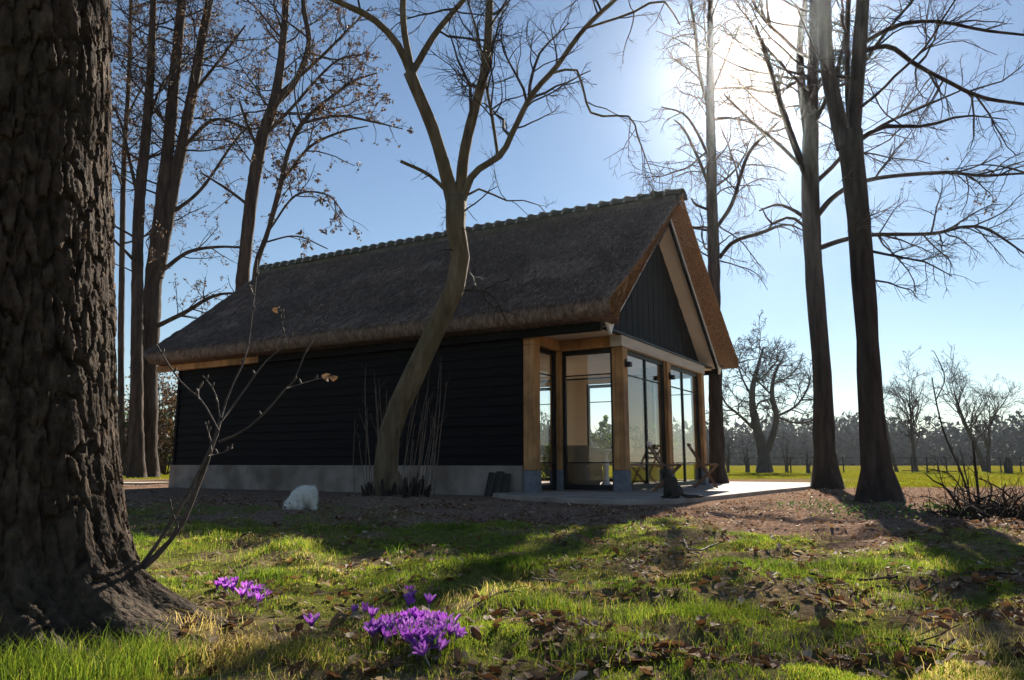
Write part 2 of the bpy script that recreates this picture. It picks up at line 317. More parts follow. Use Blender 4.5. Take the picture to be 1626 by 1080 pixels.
def post(x, y):
    p = hbox('post', (x, y, .42), (x + .22, y + .22, 2.58), OAK, bev=.012)
    s = hbox('stone_base', (x - .012, y - .012, .03), (x + .232, y + .232, .419), BLUESTONE, p, .01)
FY = 2 * YR - RC                       # mirrored porch line on the far side
for x, y in ((0, 0), (0, RC), (XC - .22, RC), (XC - .22, YR - .11), (XC - .22, FY - .22), (0, FY - .22), (0, WY - .22)): post(x, y)
Bm = lambda a, b, mat=OAK: hbox('beam', a, b, mat, bev=.012)
Bm((.003, .224, 2.582), (.217, RC - .002, 2.78)); Bm((.003, FY + .002, 2.582), (.217, WY - .224, 2.78))
Bm((-.002, -.002, 2.581), (.222, .222, 2.779)); Bm((-.002, WY - .222, 2.581), (.222, WY + .002, 2.779))
Bm((0, RC, 2.583), (XC - .226, RC + .22, 2.779)); Bm((0, FY - .22, 2.583), (XC - .226, FY, 2.779))
Bm((XC - .224, RC - .06, 2.581), (XC + .008, FY + .06, 2.782), SKYLITOAK)
def glazing(axis, c, a, b, z0=.075, z1=2.575, bars=(.55, 2.12), mull=()):
    fr = MB(); t, d = .055, .03
    def bx(m, u0, u1, w0, w1, dd=d):
        if axis == 'x': m.box((u0, c - dd, w0), (u1, c + dd, w1))
        else: m.box((c - dd, u0, w0), (c + dd, u1, w1))
    bx(fr, a, a + t, z0, z1); bx(fr, b - t, b, z0, z1); bx(fr, a + t, b - t, z0, z0 + .09); bx(fr, a + t, b - t, z1 - .08, z1)
    f = obj('window', fr, STEEL, house)
    for z in bars:
        m = MB(); bx(m, a + t, b - t, z - .011, z + .011, .016); obj('glazing_bar', m, STEEL, f)
    for u in mull:
        m = MB(); bx(m, u - .03, u + .03, z0 + .09, z1 - .08, .024); obj('mullion', m, STEEL, f)
    us = [a + t] + list(mull) + [b - t]
    for u0, u1 in zip(us[:-1], us[1:]):
        m = MB(); bx(m, u0 + .002, u1 - .002, z0 + .092, z1 - .082, .004); obj('pane', m, GLASS, f)
for yy, y2 in ((.222, RC - .002), (FY + .002, WY - .222)): glazing('y', .10, yy, y2)
for c in (RC + .11, FY - .11): glazing('x', c, .225, XC - .225)
glazing('y', XC - .11, RC + .222, YR - .112, mull=(RC + .222 + 1.12,)); glazing('y', XC - .11, YR + .112, FY - .222, mull=(FY - .222 - 1.12,))
glazing('x', WY - .1, -3.698, -2.652); glazing('x', WY - .1, -1.918, -.852)
for y in (RC + .11, YR):
    l = hbox('wall_lamp', (XC + .004, y - .05, 2.22), (XC + .11, y + .05, 2.31), STEEL, bev=.008)
    hbox('lamp_bracket', (XC + .001, y - .03, 2.312), (XC + .03, y + .03, 2.36), STEEL, l, .003)
# gable triangle of upright boards, set back behind the beam
ZU, MM = 5.675, .864
obj('gable_ledge', MB().box((XG + .03, .35, 2.784), (XC + .03, WY - .35, 2.815)), STEEL, house)
nb = 42; wid = (WY - .5) / nb
for i in range(nb):
    y0 = .25 + i * wid; y1 = y0 + wid - .008; t0, t1 = ZU - .02 - MM * abs(y0 - YR), ZU - .02 - MM * abs(y1 - YR)
    if max(t0, t1) < 2.9: continue
    d = (.005 if i % 2 else 0) + rng.normal(0, .001); t0, t1 = max(t0, 2.83), max(t1, 2.83); m = MB()
    v = [(XG - .03, y0, 2.82), (XG + d, y0, 2.82), (XG + d, y1, 2.82), (XG - .03, y1, 2.82), (XG - .03, y0, t0), (XG + d, y0, t0), (XG + d, y1, t1), (XG - .03, y1, t1)]
    m.add(v, [(0, 3, 2, 1), (4, 5, 6, 7), (0, 1, 5, 4), (1, 2, 6, 5), (2, 3, 7, 6), (3, 0, 4, 7)]); obj('gable_board', m, BLACKWOODV, house)
# roof: thick thatch with rounded edges
def roof_ring(n=44):
    s = np.linspace(0, 1, n)
    to = 4.0 * s; zo = 6.09 - .755 * to + .035 * np.sin(s * np.pi) * -1 + .05 * s ** 4
    ti = 3.96 * s; zi = np.where(ti < 3.3, ZU - MM * ti, 2.824 + (ti - 3.3) * .05)
    return to, zo, ti, zi
to, zo, ti, zi = roof_ring()
n = len(to)
yo = np.concatenate([-to[::-1], to[1:]]); zo2 = np.concatenate([zo[::-1], zo[1:]])
yi = np.concatenate([-ti[::-1], ti[1:]]); zi2 = np.concatenate([zi[::-1], zi[1:]])
K = len(yo)
prof = [(0., .93), (.035, .985), (.08, 1.)]
def endx(t): return -10.8 + .75 * np.abs(t) / 4
sx = [('e', d, k) for d, k in prof] + [('m', u, 1.) for u in np.linspace(0, 1, 150)[1:-1]] + [('f', d, k) for d, k in prof[::-1]]
rings = []
XI = XB + .03                                            # the cut slants: underside ends at XI, top edge reaches XO
for kind, u, k in sx:
    my, mz = (yo + yi) / 2, (zo2 + zi2) / 2
    oy, oz, iy, iz = my + (yo - my) * k, mz + (zo2 - mz) * k, yi, zi2
    kk = (k - 1) * .25
    XIe = XI + (XO - XI) * sm(np.abs(yo), 3.0, 3.8)
    if kind == 'e': x = np.full(K, XO - u); xi = XIe - u
    elif kind == 'm': x = (XO - .08) * (1 - u) + (endx(yo) + .08) * u; xi = (XIe - .08) * (1 - u) + (endx(yo) + .3) * u
    else: x = endx(yo) + u; xi = endx(yo) + .22 + u
    ring = np.concatenate([np.stack([x, oy + YR, oz], -1),
                           np.array([[(x[-1] + xi[-1]) / 2, YR + 4.045 + kk, (zo2[-1] + zi2[-1]) / 2 + .02]]),
                           np.stack([xi, iy + YR, iz], -1)[::-1],
                           np.array([[(x[0] + xi[0]) / 2, YR - 4.045 - kk, (zo2[0] + zi2[0]) / 2 + .02]])])
    rings.append(ring)
rings = np.array(rings)
q = rings.reshape(-1, 3)
dn = (fbm(q[:, 0] * 1.1, q[:, 1] * 1.1 + q[:, 2], 51) - .5) * .07 + (vn(q[:, 0] * 9, q[:, 1] * 5 + q[:, 2] * 3, 61) - .5) * .035
dn = dn * np.tile(np.concatenate([np.ones(K), [1.], np.zeros(K), [1.]]), len(rings))
q[:, 2] += dn; q[:, 1] += np.sign(q[:, 1] - YR) * dn * .5
P = rings.shape[1]; S_ = rings.shape[0]
ii = np.arange(S_ * P).reshape(S_, P)
fq = np.stack([ii[:-1], np.roll(ii, -1, 1)[:-1], np.roll(ii, -1, 1)[1:], ii[1:]], -1).reshape(-1, 4)
m = MB(); m.add(q, fq)
capq = []
for r, flip in ((0, 0), (S_ - 1, 1)):
    b = r * P
    for i in range(K - 1):
        f = (b + i, b + i + 1, b + 2 * K + 1 - 1 - i - 1 + 0, b + 2 * K - i)
        capq.append(f if flip else f[::-1])
m.f.append(np.array(capq))
m.f.append(np.array([t_ for b in (0, (S_ - 1) * P) for t_ in ((b + K - 1, b + K, b + K + 1), (b, b + 2 * K, b + 2 * K + 1))]))
roof = obj('roof', m, THATCH, house, smooth=True)
roof.data.materials.append(REED)
for f_i in range(len(fq), len(roof.data.polygons)): roof.data.polygons[f_i].material_index = 1; roof.data.polygons[f_i].use_smooth = False
# reed ends on the gable cut: short stubs in the rounded end
def reed_stubs(cnt):
    t = rng.uniform(-1, 1, cnt) * 3.98; u = rng.uniform(.04, .96, cnt)
    o = np.interp(np.abs(t), to, zo); i_ = np.interp(np.abs(t), ti, zi); z = i_ + (o - i_) * u
    xe_ = XI + (XO - XI) * sm(np.abs(t), 3.0, 3.8); x = xe_ + (XO - xe_) * u
    sy = np.sign(t)
    a0 = np.stack([x - .02, YR + t, z], -1); d = np.stack([rng.uniform(.02, .05, cnt), sy * rng.uniform(0, .05, cnt), -rng.uniform(0, .05, cnt)], -1)
    return np.stack([a0, a0 + d], 1)
st = reed_stubs(9000); mm = MB(); mm.tubes(st, np.full((9000, 2), .006), 3)
obj('cut_reed_end', mm, REED, roof, kind='stuff')
# loose straw on the slopes and along the eaves
cnt = 60000
t = rng.uniform(0, 1, cnt) ** .85 * 4.02; sg = np.where(rng.random(cnt) < .8, -1, 1); u = rng.uniform(.004, .996, cnt)
x = (XO - .05) * (1 - u) + (endx(t) + .08) * u; z = np.interp(t, to, zo)
sl_ = np.stack([np.zeros(cnt), sg * .79, np.full(cnt, -.61)], -1); nr = np.stack([np.zeros(cnt), sg * .61, np.full(cnt, .79)], -1)
c0 = np.stack([x, YR + sg * t, z], -1) + nr * rng.uniform(-.005, .03, cnt)[:, None]
dl = sl_ + np.stack([rng.normal(0, .35, cnt), np.zeros(cnt), np.zeros(cnt)], -1) + nr * rng.normal(.06, .06, cnt)[:, None]
ln = rng.uniform(.06, .2, cnt)[:, None]; wv = np.stack([rng.uniform(.005, .011, cnt), np.zeros(cnt), np.zeros(cnt)], -1)
v = np.stack([c0 - wv, c0 + wv, c0 + dl * ln], 1); m = MB()
m.add(v, np.arange(cnt * 3).reshape(-1, 3), tint=np.repeat(np.clip(rng.beta(1.3, 2.2, cnt) * (.55 + .9 * fbm(x * .9, t * .9, 13)), 0, 1), 3)); obj('loose_straw', m, STRAW, roof, tint=True, kind='stuff')
# ridge tiles
def tile_mesh():
    m = MB(); th = np.linspace(R(-78), R(78), 11); r0 = .262
    rows = [(0, r0 + .03, r0 + .004), (.045, r0 + .03, r0 + .004), (.05, r0 + .012, r0 - .006), (.33, r0 - .002, r0 - .02)]
    vs = []
    for xx, ro, ri in rows:
        vs += [(xx, ro * math.sin(a), ro * math.cos(a) * .9) for a in th] + [(xx, ri * math.sin(a), ri * math.cos(a) * .9) for a in th[::-1]]
    k = 22; f = [(r * k + i, r * k + (i + 1) % k, (r + 1) * k + (i + 1) % k, (r + 1) * k + i) for r in range(3) for i in range(k)]
    f2 = [(e * k + i, e * k + i + 1, e * k + k - 2 - i, e * k + k - 1 - i) for e in (0, 3) for i in range(10)]
    m.add(vs, f + f2); return m.mesh('ridge_tile', TILE, True)
jm_ = MB(); th_ = np.linspace(R(-80), R(80), 13); jv = []
for r_ in (.275, .305):
    jv += [(xx, r_ * math.sin(a) + .006 * math.sin(7 * a + r_ * 90), r_ * math.cos(a) * .9) for xx in (-.022, .02) for a in th_]
ji = np.arange(13 * 4).reshape(4, 13)
jm_.add(jv, *[np.stack([ji[p][:-1], ji[p][1:], ji[q_][1:], ji[q_][:-1]], -1) for p, q_ in ((0, 2), (2, 3), (3, 1))]); jm = jm_.mesh('mortar_joint', MORTAR, True)
tm = tile_mesh(); xt = XO - .30; nt_ = 0
while xt > -10.72:
    o = link('ridge_tile', tm, roof, (xt, YR + rng.normal(0, .008), 5.99 + rng.normal(0, .006)))
    o2 = link('mortar_joint', jm, roof, o.location); o2.rotation_euler = o.rotation_euler
    o.rotation_euler = (rng.normal(0, .02), R(2.2) + rng.normal(0, .012), rng.normal(0, .015)); xt -= .297; nt_ += 1
m = MB(); ys = np.array([-.27, -.2, .2, .27])
obj('mortar_bed', MB().box((-10.7, YR - .245, 5.88), (XO - .05, YR + .245, 6.03)), TILE, roof)
# barge boards, white batten, soffit, eaves timbers
def slopebar(name, x0, x1, off0, off1, mat, t0=0., t1=3.30, par=roof):
    for sg in (-1, 1):
        m = MB(); v = []
        for t_ in (t0, t1):
            z = ZU - MM * t_
            v += [(x0, YR + sg * t_, z + off0), (x1, YR + sg * t_, z + off0), (x1, YR + sg * t_, z + off1), (x0, YR + sg * t_, z + off1)]
        m.add(v, [(0, 3, 2, 1), (4, 5, 6, 7), (0, 1, 5, 4), (1, 2, 6, 5), (2, 3, 7, 6), (3, 0, 4, 7)]); obj(name, m, mat, par)
slopebar('soffit_panel', XG - .05, XB - .045, -.03, -.012, CREAM)
slopebar('barge_board', XB - .045, XB - .005, -.17, .02, BLACKWOOD, 0., 3.26)
slopebar('white_batten', XB - .003, XB + .02, -.055, -.018, WHITE, .02, 3.27)
for sg in (-1, 1):
    y = lambda t_: YR + sg * t_
    m = MB(); v = [(xx, y(t_), z_) for xx in (XB - .02, XB + .024) for t_, z_ in ((3.2, 2.86), (3.52, 2.845), (3.33, 2.655))]
    m.add(v, [(0, 1, 2), (5, 4, 3)], [(0, 3, 4, 1), (1, 4, 5, 2), (2, 5, 3, 0)]); obj('eave_cap', m, WHITE, roof)
hbox('sunlit_fascia', (-10.0, -.17, 2.69), (-6.5, -.05, 2.83), OAK); hbox('eave_fascia', (-6.498, -.16, 2.685), (XB - .05, -.06, 2.825), BLACKWOOD)  # far stretch of the fascia in light oak: sunlight put into its colour
hbox('eave_fascia', (-10.0, WY + .06, 2.685), (XB - .05, WY + .16, 2.825), BLACKWOOD)
obj('roof_deck', MB().box((-9.9, -.04, 2.812), (XG - .06, WY + .04, 2.835)), BLACKWOOD, house)

# ------------------------------------------------------------------ trees
UPV = np.array([0, 0, 1.])
def norm(v): return v / (np.linalg.norm(v, axis=-1, keepdims=True) + 1e-9)
def smooth_path(pts, K):                           # Catmull-Rom through the points, K samples by arc length
    p = np.asarray(pts, float); p = np.vstack([2 * p[0] - p[1], p, 2 * p[-1] - p[-2]]); o = []
    for i in range(1, len(p) - 2):
        t = np.linspace(0, 1, 10, endpoint=False)[:, None]; a, b, c, d = p[i - 1], p[i], p[i + 1], p[i + 2]
        o.append(.5 * (2 * b + (c - a) * t + (2 * a - 5 * b + 4 * c - d) * t ** 2 + (3 * b - a - 3 * c + d) * t ** 3))
    o = np.vstack(o + [p[-2:-1]]); s = np.concatenate([[0], np.cumsum(np.linalg.norm(np.diff(o[:, :3], axis=0), axis=1))])
    u = np.linspace(0, s[-1], K); return np.stack([np.interp(u, s, o[:, k]) for k in range(o.shape[1])], -1)
def pxpath(pp, Y, dY=0., bow=0., r=rng):          # [(x,y,width px)] at depth Y drifting by dY metres towards its end -> (n,4) points + radius
    n = len(pp); o = []
    for i, (x, y, wd) in enumerate(pp):
        p = at(x, y, Y + dY * i / max(1, n - 1)); o.append([*p, pxw(wd, p)])
    return np.array(o)
def walk(P, D, L, K, g, wig, up):
    N = len(P); pts = [P]; d = D
    for k in range(K):
        d = norm(d + g.normal(0, wig, (N, 3)) + np.asarray(up) * UPV); P = P + d * (L / K)[:, None]; pts.append(P)
    return np.stack(pts, 1)
def children(pts, rad, Ls, g, dens, ratio, ang, rmin, tlo=.2, cap=1e9, lmax=9.):
    N, K, _ = pts.shape
    c = g.poisson(np.clip(dens * Ls, 0, 60)); c = np.maximum(c, (Ls > .3).astype(int))
    i = np.repeat(np.arange(N), c); M = len(i)
    if M > cap: i = g.choice(i, int(cap), False); M = len(i)
    t = g.uniform(tlo, 1, M) ** .9; f = t * (K - 1); k = np.minimum(f.astype(int), K - 2); w_ = (f - k)[:, None]
    p = pts[i, k] * (1 - w_) + pts[i, k + 1] * w_; T = norm(pts[i, k + 1] - pts[i, k])
    q = norm(np.cross(T, g.normal(0, 1, (M, 3)))); A = g.uniform(*ang, M)[:, None]
    d = norm(np.cos(A) * T + np.sin(A) * q)
    L = np.minimum(Ls[i], lmax) * ratio * (1.15 - .65 * t) * g.uniform(.55, 1.25, M)
    rr = rad[i, k] * (1 - w_[:, 0]) + rad[i, k + 1] * w_[:, 0]
    return p, d, L, np.maximum(np.minimum(rr * .62, L * .016 + .002), rmin)
def crown(mb, limbs, g, levels, leaf=None):
    """limbs: list of (K,4) paths. levels: dicts. Twigs grow level by level; optional hanging leaves at the last one."""
    K0 = 14
    pts = np.stack([l[np.linspace(0, len(l) - 1, K0).round().astype(int)] for l in limbs]); rad = pts[..., 3]; pts = pts[..., :3]
    Ls = np.linalg.norm(np.diff(pts, axis=1), axis=2).sum(1)
    for lv in levels:
        p, d, L, r0 = children(pts, rad, Ls, g, lv['dens'], lv['ratio'], lv.get('ang', (.5, 1.15)), lv.get('rmin', .003), lv.get('tlo', .2), lv.get('cap', 1e9), lv.get('lmax', 9))
        if not len(p): return
        K = lv.get('K', 5); pts = walk(p, d, L, K, g, lv.get('wig', .16), lv.get('up', .04)); Ls = L
        rad = r0[:, None] * np.linspace(1, .38, K + 1)[None]
        mb.tubes(pts, rad, lv.get('S', 3))
    return pts
def leaf_bits(pts, g, n, size, hang=.8, mat=None):
    M, K, _ = pts.shape; i = g.integers(0, M, n); k = g.integers(1, K, n); p = pts[i, k] + g.normal(0, .015, (n, 3))
    d = norm(g.normal(0, 1, (n, 3)) - UPV * 2 * hang); s = norm(np.cross(d, g.normal(0, 1, (n, 3)))); ln = g.uniform(.6, 1.3, n)[:, None] * size
    m_ = p + d * ln * .5; v = np.stack([p, m_ + s * ln * .3, p + d * ln, m_ - s * ln * .3], 1)
    m = MB(); m.add(v, np.arange(4 * n).reshape(-1, 4), tint=np.repeat(g.random(n), 4)); return m
def shift(mb, base): mb.v = [v - base for v in mb.v]; return mb
def ripple(mb, g, amp):                             # uneven bark outline
    for k, v in enumerate(mb.v): mb.v[k] = v + g.normal(0, amp, v.shape)
    return mb
def make_tree(name, label, trunk, limbs, barkmat, levels, seed, base=None, group=None, leaf=None, S=14, extra_limbs=None, flare=1.5, cat='bare tree', sideways=0):
    """trunk: list of (n,4) paths (first is the main stem); limbs: list of (n,4) paths"""
    g = np.random.default_rng(seed)
    base = np.array(base if base is not None else trunk[0][0][:3], float); base[2] = gz(base[0], base[1])
    root = thing(name, label, cat, base, 0, group)
    def solid(nm, path, Sx, par=root, fl=False):
        K = max(8, int(np.linalg.norm(np.diff(path[:, :3], axis=0), axis=1).sum() / (.16 if len(path) > 6 else .2) * (.4 if Sx >= 18 else 1))); K = min(K, 110)
        q_ = smooth_path(path, K); m = MB(); r_ = q_[:, 3] * (1 + g.normal(0, .025, K))
        if fl:
            hgt = q_[:, 2] - base[2]; r_ = r_ * (1 + (flare - 1) * np.exp(-np.maximum(hgt, 0) / .22)); q_[0, 2] = base[2] - .12
        m.tubes(q_[None, :, :3], r_[None], Sx, cap=True)
        ka, sa = np.meshgrid(np.arange(K), np.arange(Sx), indexing='ij'); sd = int(g.integers(0, 999)); ca, sb = np.cos(sa * 2 * np.pi / Sx) * 1.6, np.sin(sa * 2 * np.pi / Sx) * 1.6
        nz = 1 + .16 * (vn(ca + ka * .13, sb + ka * .21, sd) - .5) + .12 * (vn(ca * 2.2 + ka * .5, sb * 2.2 - ka * .45, sd + 3) - .5)
        m.v[0] = (q_[:, None, :3] + (m.v[0].reshape(K, Sx, 3) - q_[:, None, :3]) * nz[..., None]).reshape(-1, 3)
        obj(nm, shift(m, base), barkmat, par, smooth=True); return np.column_stack([q_[:, :3], r_])
    paths = []
    for i, t_ in enumerate(trunk): paths.append(solid('trunk' if i == 0 else 'stem', t_, S, fl=i == 0))
    lp = [solid('limb', l * np.array([1, 1, 1, .86]), 8) for l in limbs]
    # limbs that the photo does not single out: towards and away from the viewer as well
    if extra_limbs:
        tp = paths[extra_limbs.get('stem', 0)] if 'stem' in extra_limbs else np.vstack(paths)
        for j in range(extra_limbs['n']):
            c_ = tp[g.integers(int(len(tp) * extra_limbs.get('lo', .35)), len(tp))]; az = g.uniform(0, 2 * np.pi)
            d = norm(np.array([math.cos(az), math.sin(az), g.uniform(*extra_limbs.get('rise', (.1, .8)))])); L = g.uniform(*extra_limbs['L'])
            w_ = walk(c_[None, :3], d[None], np.array([L]), 10, g, .14, extra_limbs.get('up', .03))[0]
            r0 = min(c_[3] * .45, L * .009 + .005); lp.append(solid('limb', np.column_stack([w_, np.linspace(r0, r0 * .3, 11)]), 7))
    m = MB(); src = lp + [p[int(len(p) * .45):] for p in paths]
    tip = crown(m, src, g, levels)
    cr = obj('crown', shift(m, base), TWIG, root)
    if leaf:
        lm = leaf_bits(tip, g, leaf['n'], leaf['size'], leaf.get('hang', .8)); obj('dry_leaves', shift(lm, base), HANGLEAF, root, tint=True, kind='stuff')
    return root
LV = lambda a, b, c, **k: [dict(dens=a * 2.3, ratio=.44, K=6, S=4, **k), dict(dens=b * 2.3, ratio=.54, K=4, S=3, **{**k, 'rmin': .0036}), dict(dens=c * 3.6, ratio=.62, K=2, S=3, cap=15000, **{**k, 'rmin': .003})]

# -- the leaning grey-brown tree in front of the long wall
Y1 = TREE1[1]
tr = pxpath([(625, 800, 52), (614, 765, 40), (613, 720, 35), (627, 660, 33), (655, 600, 34), (688, 530, 34), (714, 475, 34), (731, 430, 31), (729, 392, 31), (722, 352, 30), (724, 312, 33)], Y1)
lf = pxpath([(719, 322, 23), (704, 262, 21), (685, 200, 20), (664, 150, 19), (650, 116, 20)], Y1, -.15)
l1 = pxpath([(652, 118, 14), (632, 72, 13), (592, 30, 12), (535, 2, 10), (470, -25, 7), (400, -40, 4)], Y1 - .15, -.5)
l2 = pxpath([(654, 112, 13), (642, 52, 12), (640, 0, 11), (644, -120, 6)], Y1 - .15, .3)
l3 = pxpath([(656, 114, 14), (690, 55, 12), (736, 0, 10), (800, -80, 6)], Y1 - .15, .5)
l4 = pxpath([(729, 320, 22), (738, 240, 20), (756, 165, 18), (770, 110, 17), (776, 40, 15), (779, -20, 13), (790, -160, 7)], Y1, .2)
l5 = pxpath([(735, 318, 15), (752, 276, 13), (795, 246, 12), (813, 212, 11), (845, 150, 11), (882, 108, 10), (926, 48, 9), (976, 0, 8), (1040, -60, 5)], Y1, -.6)
l6 = pxpath([(791, 250, 6), (782, 190, 6), (772, 135, 5), (760, 60, 4), (742, 0, 3)], Y1 - .1, .4)
l7 = pxpath([(712, 306, 7), (680, 277, 7), (636, 256, 6)], Y1, -.2)
l8 = pxpath([(878, 116, 5), (914, 110, 5), (926, 142, 4.5), (942, 182, 4.5), (1000, 185, 3.5), (1012, 215, 3), (1040, 290, 1.5)], Y1 - .4, -.3)
l9 = pxpath([(738, 312, 5), (765, 300, 4), (800, 318, 3), (850, 322, 2), (888, 365, 1)], Y1, -.4)
l10 = pxpath([(930, 45, 5), (1000, 22, 4.5), (1050, 0, 4), (1080, 40, 2)], Y1 - .4, -.4)
t1 = make_tree('crooked_tree', 'crooked olive barked tree forking above the thatch, shoots at its foot', [tr, lf], [l1, l2, l3, l4, l5, l6, l7, l8, l9, l10], OLIVEBARK,
               LV(1.5, 2.6, 3.2, wig=.2, up=.02, lmax=3.2), 5, base=TREE1, S=18, flare=1.15)
g = np.random.default_rng(77); b1 = np.array(t1.location)
for i in range(34):
    a = g.uniform(0, 6.28); rr = g.uniform(.2, .52); p = np.array([math.cos(a) * rr * 1.05, math.sin(a) * rr * .7, -.12 + .02])
    L = g.uniform(.7, 2.0); w_ = walk(p[None], norm(np.array([[math.cos(a) * .16 + g.normal(0, .05), math.sin(a) * .12, 1.]])), np.array([L]), 9, g, .03, .05)
    m = MB(); m.tubes(w_, np.linspace(.0075, .0025, 10)[None], 4); k = g.integers(0, 4)
    if k:
        p2, d2, L2, r2 = children(w_, np.linspace(.007, .003, 10)[None], np.array([L]), g, 2., .25, (.3, .6), .002, .4); m.tubes(walk(p2, d2, L2, 4, g, .06, .12), r2[:, None] * np.linspace(1, .5, 5)[None], 3)
    obj('shoot', m, PALETWIG, t1)
# burred stool of old wood round the foot
m = MB()
for i in range(90):
    a = g.uniform(0, 6.28); rr = g.uniform(.12, .40); hgt = g.uniform(.04, .32) * (1.15 - 1.7 * rr)
    p = np.array([[math.cos(a) * rr * 1.1, math.sin(a) * rr * .8, -.12]]); m.tubes(walk(p, norm(np.array([[math.cos(a) * .35, math.sin(a) * .3, 1.]])), np.array([hgt + .15]), 4, g, .12, .1), np.linspace(.05, .012, 5)[None] * g.uniform(.5, 1.2), 6, cap=True)
obj('stool', ripple(m, g, .006), REDBARK, t1, smooth=True)

# -- two beeches beside the field
B2 = ground(1315, 776); Y2 = B2[1]
tr = pxpath([(1315, 776, 44), (1312, 740, 36), (1309, 690, 32), (1305, 600, 28), (1296, 480, 27), (1289, 380, 27), (1286, 290, 26), (1288, 205, 24), (1291, 120, 17), (1293, 0, 15), (1296, -200, 8)], Y2)
s2 = pxpath([(1284, 215, 15), (1273, 140, 12), (1270, 60, 10), (1279, 0, 8), (1285, -150, 4)], Y2, .3)
H = [pxpath(p, Y2, dy) for p, dy in (
    ([(1281, 285, 10), (1258, 225, 9), (1238, 165, 8), (1222, 110, 7), (1200, 40, 4)], -.8),
    ([(1279, 270, 8), (1250, 190, 7), (1228, 120, 6), (1210, 60, 3)], .8),
    ([(1280, 272, 7), (1240, 232, 6), (1190, 190, 5), (1150, 150, 3)], -1.2),
    ([(1284, 350, 8), (1262, 335, 7), (1235, 325, 5), (1205, 335, 3)], .6),
    ([(1296, 345, 11), (1318, 318, 10), (1350, 296, 9), (1400, 282, 8), (1500, 274, 7), (1560, 279, 6), (1640, 276, 4), (1720, 290, 2)], -1.5),
    ([(1300, 394, 10), (1340, 381, 9), (1385, 373, 8), (1480, 371, 7), (1532, 360, 5.5), (1572, 366, 5), (1630, 405, 3)], 1.5),
    ([(1297, 288, 9), (1325, 262, 8), (1345, 240, 7), (1400, 200, 6), (1460, 172, 5), (1530, 142, 3)], -1.0),
    ([(1296, 190, 9), (1315, 150, 8), (1335, 90, 6), (1350, 0, 4)], 1.0),
    ([(1285, 365, 6), (1255, 345, 5), (1225, 355, 4), (1210, 330, 2)], -.5))]
make_tree('beech_tree', 'tall slender beech beside the patio, straight grey brown trunk with sweeping side limbs', [tr, s2], H, REDBARK, LV(1.5, 2.4, 3., wig=.17, up=.0, lmax=3.6), 21, S=18, flare=1.3,
          extra_limbs=dict(n=15, L=(2.2, 4.5), lo=.45), group=None)
B3 = ground(1397, 797); Y3 = B3[1]
tr = pxpath([(1397, 797, 66), (1394, 760, 50), (1388, 705, 42), (1381, 600, 35), (1373, 480, 33), (1364, 350, 33), (1354, 260, 35), (1349, 210, 37)], Y3)
s3 = pxpath([(1343, 235, 26), (1326, 165, 24), (1313, 100, 22), (1309, 0, 20), (1300, -200, 14)], Y3, .1)
s4 = pxpath([(1353, 235, 24), (1361, 130, 22), (1370, 0, 19), (1385, -200, 12)], Y3, -.1)
H = [pxpath(p, Y3, dy) for p, dy in (
    ([(1349, 190, 12), (1345, 100, 10), (1347, 0, 9), (1352, -160, 4)], .4),
    ([(1368, 70, 9), (1425, 40, 8), (1490, 34, 7), (1560, 48, 6), (1650, 58, 4)], -1),
    ([(1366, 82, 10), (1412, 74, 9), (1450, 100, 8), (1500, 127, 7.5), (1560, 155, 7), (1640, 168, 5), (1720, 190, 2)], .8),
    ([(1358, 225, 8), (1402, 202, 7), (1470, 200, 6), (1530, 184, 4), (1600, 190, 2)], -.6),
    ([(1358, 120, 7), (1400, 60, 6), (1450, 0, 4)], .6),
    ([(1316, 120, 7), (1290, 70, 5), (1265, 10, 3)], -.8))]
make_tree('beech_tree', 'forked beech with flared foot at the edge of the leaf litter', [tr, s3, s4], H, REDBARK, LV(1.7, 2.6, 3., wig=.17, up=-.02, lmax=3.), 22, S=20, flare=1.35,
          extra_limbs=dict(n=8, L=(1.6, 3.2), lo=.62))
# -- slim tree rising behind the porch with drooping twigs
B4 = ground(1141, 771); Y4 = B4[1]
tr = pxpath([(1141, 771, 32), (1139, 730, 25), (1137, 650, 22), (1135, 540, 20), (1133, 400, 19), (1130, 300, 17), (1128, 150, 13), (1128, 0, 9), (1130, -150, 4)], Y4)
H = [pxpath(p, Y4, dy) for p, dy in (
    ([(1139, 360, 8), (1163, 322, 8), (1188, 245, 7), (1222, 208, 5), (1240, 190, 2)], -.8),
    ([(1142, 410, 8), (1165, 384, 8), (1208, 370, 7), (1250, 356, 4), (1285, 372, 2)], -.6),
    ([(1128, 300, 7), (1108, 250, 6), (1086, 205, 4), (1070, 190, 2)], .5),
    ([(1127, 180, 8), (1110, 110, 7), (1103, 40, 6), (1090, -20, 4)], .4),
    ([(1126, 250, 6), (1104, 205, 5), (1084, 180, 4), (1050, 170, 2)], -.8),
    ([(1131, 145, 5), (1150, 100, 4), (1175, 40, 2)], .6),
    ([(1130, 335, 5), (1105, 325, 5), (1098, 315, 3)], -.3),
    ([(1137, 190, 5), (1165, 188, 4), (1200, 200, 3), (1230, 240, 1.5)], .9))]
make_tree('slim_tree', 'slim dark tree with drooping twigs standing behind the porch gable', [tr], H, REDBARK,
          [dict(dens=3.6, ratio=.5, K=6, S=4, wig=.14, up=-.10, lmax=3.), dict(dens=4.2, ratio=.6, K=6, S=3, wig=.14, up=-.16, rmin=.0045), dict(dens=7., ratio=.55, K=2, S=3, wig=.15, up=-.1, rmin=.0038, cap=14000)], 23, S=16, flare=1.25,
          extra_limbs=dict(n=15, L=(1.8, 3.6), lo=.35, up=0.))
